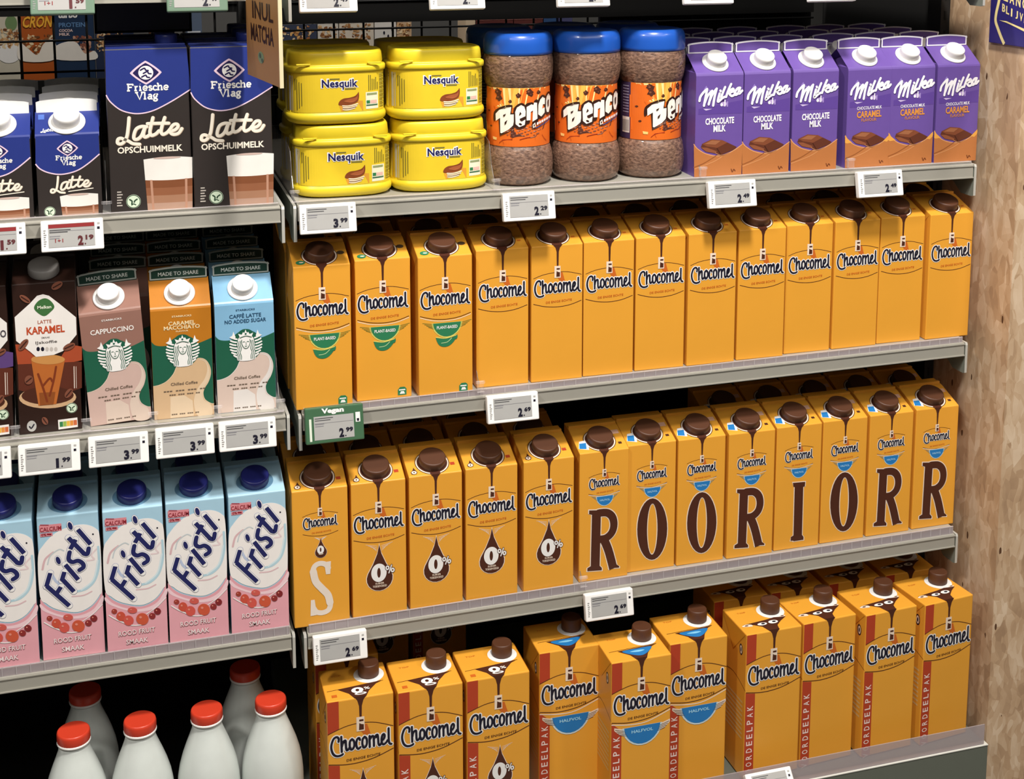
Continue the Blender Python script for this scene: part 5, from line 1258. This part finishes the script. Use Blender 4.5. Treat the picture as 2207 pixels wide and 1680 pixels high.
# ================================================================== hanging card and sign
P0 = Vector((-.0525, -.0055, 1.399)); P1 = Vector((-.0298, -.150, 1.399)); D = (P1-P0); Wc = D.length
root = thing('hanging_card', 'brown promotion card hanging between the bays, reading MATCHA', 'card', P0, (0, 0, math.atan2(D.y, D.x)))
m = MB(); m.box(0, Wc, -.0007, .0007, 0, .20, mat('#a87846', .5, name='brown_card')); a = Art(); bk = mat('#3a2018')
wm = Wc*1000
a.text(bk, 'MATCHA', wm*.49, 55, wm*.68, 21, 3, .02, mm=True); a.text(bk, 'INUL', wm*.52, 82, wm*.62, 21, 3, .02, mm=True)
a.ell(mat('#7f9068'), wm*.44, 27, wm*.09, 7, 2); a.ell(mat('#4f6048'), wm*.42, 29, wm*.03, 3, 4); a.ell(mat('#4f6048'), wm*.48, 24, wm*.03, 2.4, 4)
a.onto(m, lambda x, z, ly: (x/1000, -.0007-ly*LAY, z/1000)); m.build('card', root)
m = MB(); m.box(Wc, Wc+.0016, -.0022, .0022, 0, .20, mat('#d9cba6', .4)); m.build('edge_strip', root)
root = thing('hanging_sign', 'purple and yellow sign with slanted lettering on the chipboard wall', 'sign', (1.0265, .0305, 1.4053), (0, 0, -PI/2))
m = MB(); m.bbox(0, .19, 0, .0035, 0, .20, mat('#2b2468', .42, name='purple_sign_board'), .0008); a = Art(); yl = mat('#e0cf90', .45)
u = lambda px: (px-1425)/9.45; z_ = lambda px, py: (940+(px-1420)*.10-py)/14.6
T = lambda p: (u(p[0]), z_(*p))
a.stroke(yl, [T(p) for p in [(1625, -60), (1605, 100), (1565, 320), (1560, 480), (1620, 640), (1700, 820), (1775, 965)]], 5.6, 3, mm=True, round_=False)
for i, ch in enumerate('BLIJVEN'):
    x = 1725+i*(88 if i < 3 else 96); y = 205+i*47; c = T((x, y)); a.text(yl, ch, c[0], c[1], (7.4 if ch not in 'IJ' else 3.2 if ch == 'I' else 5), 11.5, 3, .03, M=((1, 0), (-.2, 1)), mm=True)
for i, ch in enumerate('LANG'):
    x = 1760+i*135; y = -50+i*56; c = T((x, y)); a.text(yl, ch, c[0], c[1], 10.5, 15.5, 3, .03, M=((1, 0), (-.2, 1)), mm=True)
a.poly(yl, [T(p) for p in [(1640, 465), (1800, 480), (2000, 560), (2210, 640), (2210, 700), (2000, 600), (1800, 515)]], 3)
a.onto(m, lambda x, z, ly: (x/1000, -ly*LAY, z/1000)); m.build('board', root)

# ================================================================== what shows through the wire grid: the next aisle
root = thing('rear_shelf', 'dark shelf of the next aisle seen through the wire grid', 'shelf', (0, .60, 1.26)); m = MB(); m.box(-.9, 1.0, 0, .55, -.02, 0, DARK); m.build('deck', root)
def oats(a, x0, z0, x1, z1, seed, cols=('#b98a58', '#d8b080', '#8c5a34', '#e6cfa8', '#6e4426')):
    r = random.Random(seed)
    for i in range(90):
        x, z = r.uniform(x0, x1), r.uniform(z0, z1); s = r.uniform(1.5, 4)
        a.ell(mat(cols[i % len(cols)]), x, z, s, s*.6, 2, 7, r.uniform(0, 3))
def cereal(x0, x1, col, label, art=None, top=1.52, y=.615, z=1.26):
    root = thing('cereal_box', label, 'box', ((x0+x1)/2, y, z), group='food boxes of the next aisle'); W = x1-x0
    m = MB(); m.bbox(-W/2, W/2, 0, .06, 0, top-z, mat(col, .45), .001); a = Art()
    if art: art(a, W*500, (top-z)*1000)
    a.onto(m, on_front); m.build('box', root); return root
def a_on(a, w_, h):
    a.text(mat('#7a2c14'), 'CRON', -w_*.02+3, 161, w_*1.75, 21, 2, .05, M=((1, .2), (0, 1)), mm=True); a.text(mat('#f0b03a'), 'CRON', -w_*.02+3, 161, w_*1.7, 18.5, 4, .03, M=((1, .2), (0, 1)), mm=True); oats(a, -w_*.9, 104, w_*.9, 140, 4)
    a.poly(mat('#eee6da'), [(-w_, 100), (-w_, 128), (-w_*.5, 118), (0, 108), (w_*.4, 126), (w_, 132), (w_, 100)], 4, sm=True)
def a_pro(a, w_, h):
    a.text(WHITE, 'turbo', -w_*.3, 171, w_*1.0, 10, 2, .05, mm=True); a.text(mat('#5f86b4'), 'PROTEIN', -w_*.1, 155, w_*1.35, 7.5, 2, .02, mm=True)
    a.text(mat('#e2c8c4'), 'COCOA', -w_*.42, 146, w_*.7, 4.6, 2, .03, mm=True); a.text(mat('#e2c8c4'), 'MILK', -w_*.5, 140, w_*.55, 4.6, 2, .03, mm=True)
    oats(a, -w_*.2, 108, w_*.9, 135, 9, ('#b07c64', '#8a5240', '#c99a80', '#6c3c2c')); a.poly(mat('#eae4dc'), [(-w_, 100), (-w_, 120), (-w_*.4, 128), (w_*.1, 126), (w_*.5, 108), (w_, 112), (w_, 98)], 3, sm=True)
cereal(-.430, -.352, '#c9c2b0', 'pale box with leaf and bowl picture, leftmost behind the grid', lambda a, w_, h: (a.ell(mat('#6f8a5c'), w_*.75, 160, 9, 12, 2), a.ell(WHITE, w_*.6, 112, 18, 16, 2), oats(a, 0, 120, w_, 150, 2)))
cereal(-.3510, -.2985, '#b0561f', 'orange cereal box with yellow ON lettering', a_on)
cereal(-.2970, -.2370, '#1f3350', 'navy protein cereal box with white lettering', a_pro)
cereal(-.2355, -.175, '#26304a', 'dark navy box with a strip of white lettering', lambda a, w_, h: (a.text(WHITE, 'FABOO', 0, 170, w_*1.5, 6, 2, .04, mm=True), oats(a, -w_*.9, 110, w_*.4, 140, 12)))
cereal(-.150, -.118, '#7a4a2a', 'narrow box with orange biscuit picture', lambda a, w_, h: (oats(a, -w_, 140, w_, 170, 21, ('#e0a860', '#c98848', '#f0d0a0')), a.rect(WHITE, -w_*.3, 162, w_*.4, 172, 3)))
cereal(-.092, -.066, '#5c6a80', 'small grey-blue box behind the right tall latte', lambda a, w_, h: a.rect(mat('#d0d4da'), -w_*.8, 136, w_*.8, 140, 2))
gran = lambda s, *c: (lambda a, w_, h: (a.rect(mat('#e4dcd2'), -w_, 147, w_, 200, 1), oats(a, -w_*.95, 98, w_*.8, 144, s, *c)))
cereal(.060, .1235, '#3a4258', 'navy box with orange oat flakes, left behind the yellow tubs', gran(31, ('#e0b070', '#c9965c', '#a4683c', '#e8cca0')))
cereal(.1250, .1600, '#d8d2c8', 'white box with biscuit picture behind the yellow tubs', gran(33))
cereal(.1615, .2210, '#d9cdbc', 'cream box with large granola picture behind the yellow tubs', gran(35, ('#b88858', '#a06c40', '#d0a878', '#7a4c2c')))
cereal(.2225, .2600, '#dcd8d2', 'white box with small black marks behind the yellow tubs', lambda a, w_, h: [a.ell(INK, -w_*.5+i*7, 118+(i*11 % 17), 1.6, 3, 2) for i in range(4)])
cereal(.2615, .2870, '#c9a886', 'tan granola box at the end of the box row', gran(41))
cereal(.3840, .4010, '#cdb89c', 'narrow cream box left of the maroon ones', None)
cereal(.4025, .4700, '#5a2c28', 'maroon box behind the first cocoa jar', lambda a, w_, h: a.rect(mat('#8a5650'), -w_, 146, w_, 150, 2))
cereal(.4715, .5250, '#5c2e2a', 'maroon box with white stripe behind the middle cocoa jar', lambda a, w_, h: (a.poly(WHITE, [(0, 122), (w_*.9, 128), (w_*.9, 138), (w_*.3, 132)], 2), a.rect(mat('#8a5650'), -w_, 146, w_, 150, 2)))
cereal(.5265, .5500, '#2f4c78', 'blue box between the cocoa jars', lambda a, w_, h: (a.rect(mat('#dcdad6'), w_*.2, 104, w_*.9, 136, 2), a.ell(mat('#4f93a0'), -w_*.3, 122, 6, 8, 2)))
cereal(.5550, .5800, '#4a4a70', 'small violet box behind the gap of the jars', lambda a, w_, h: a.rect(mat('#d0d0da'), -w_*.8, 116, w_*.8, 122, 2))
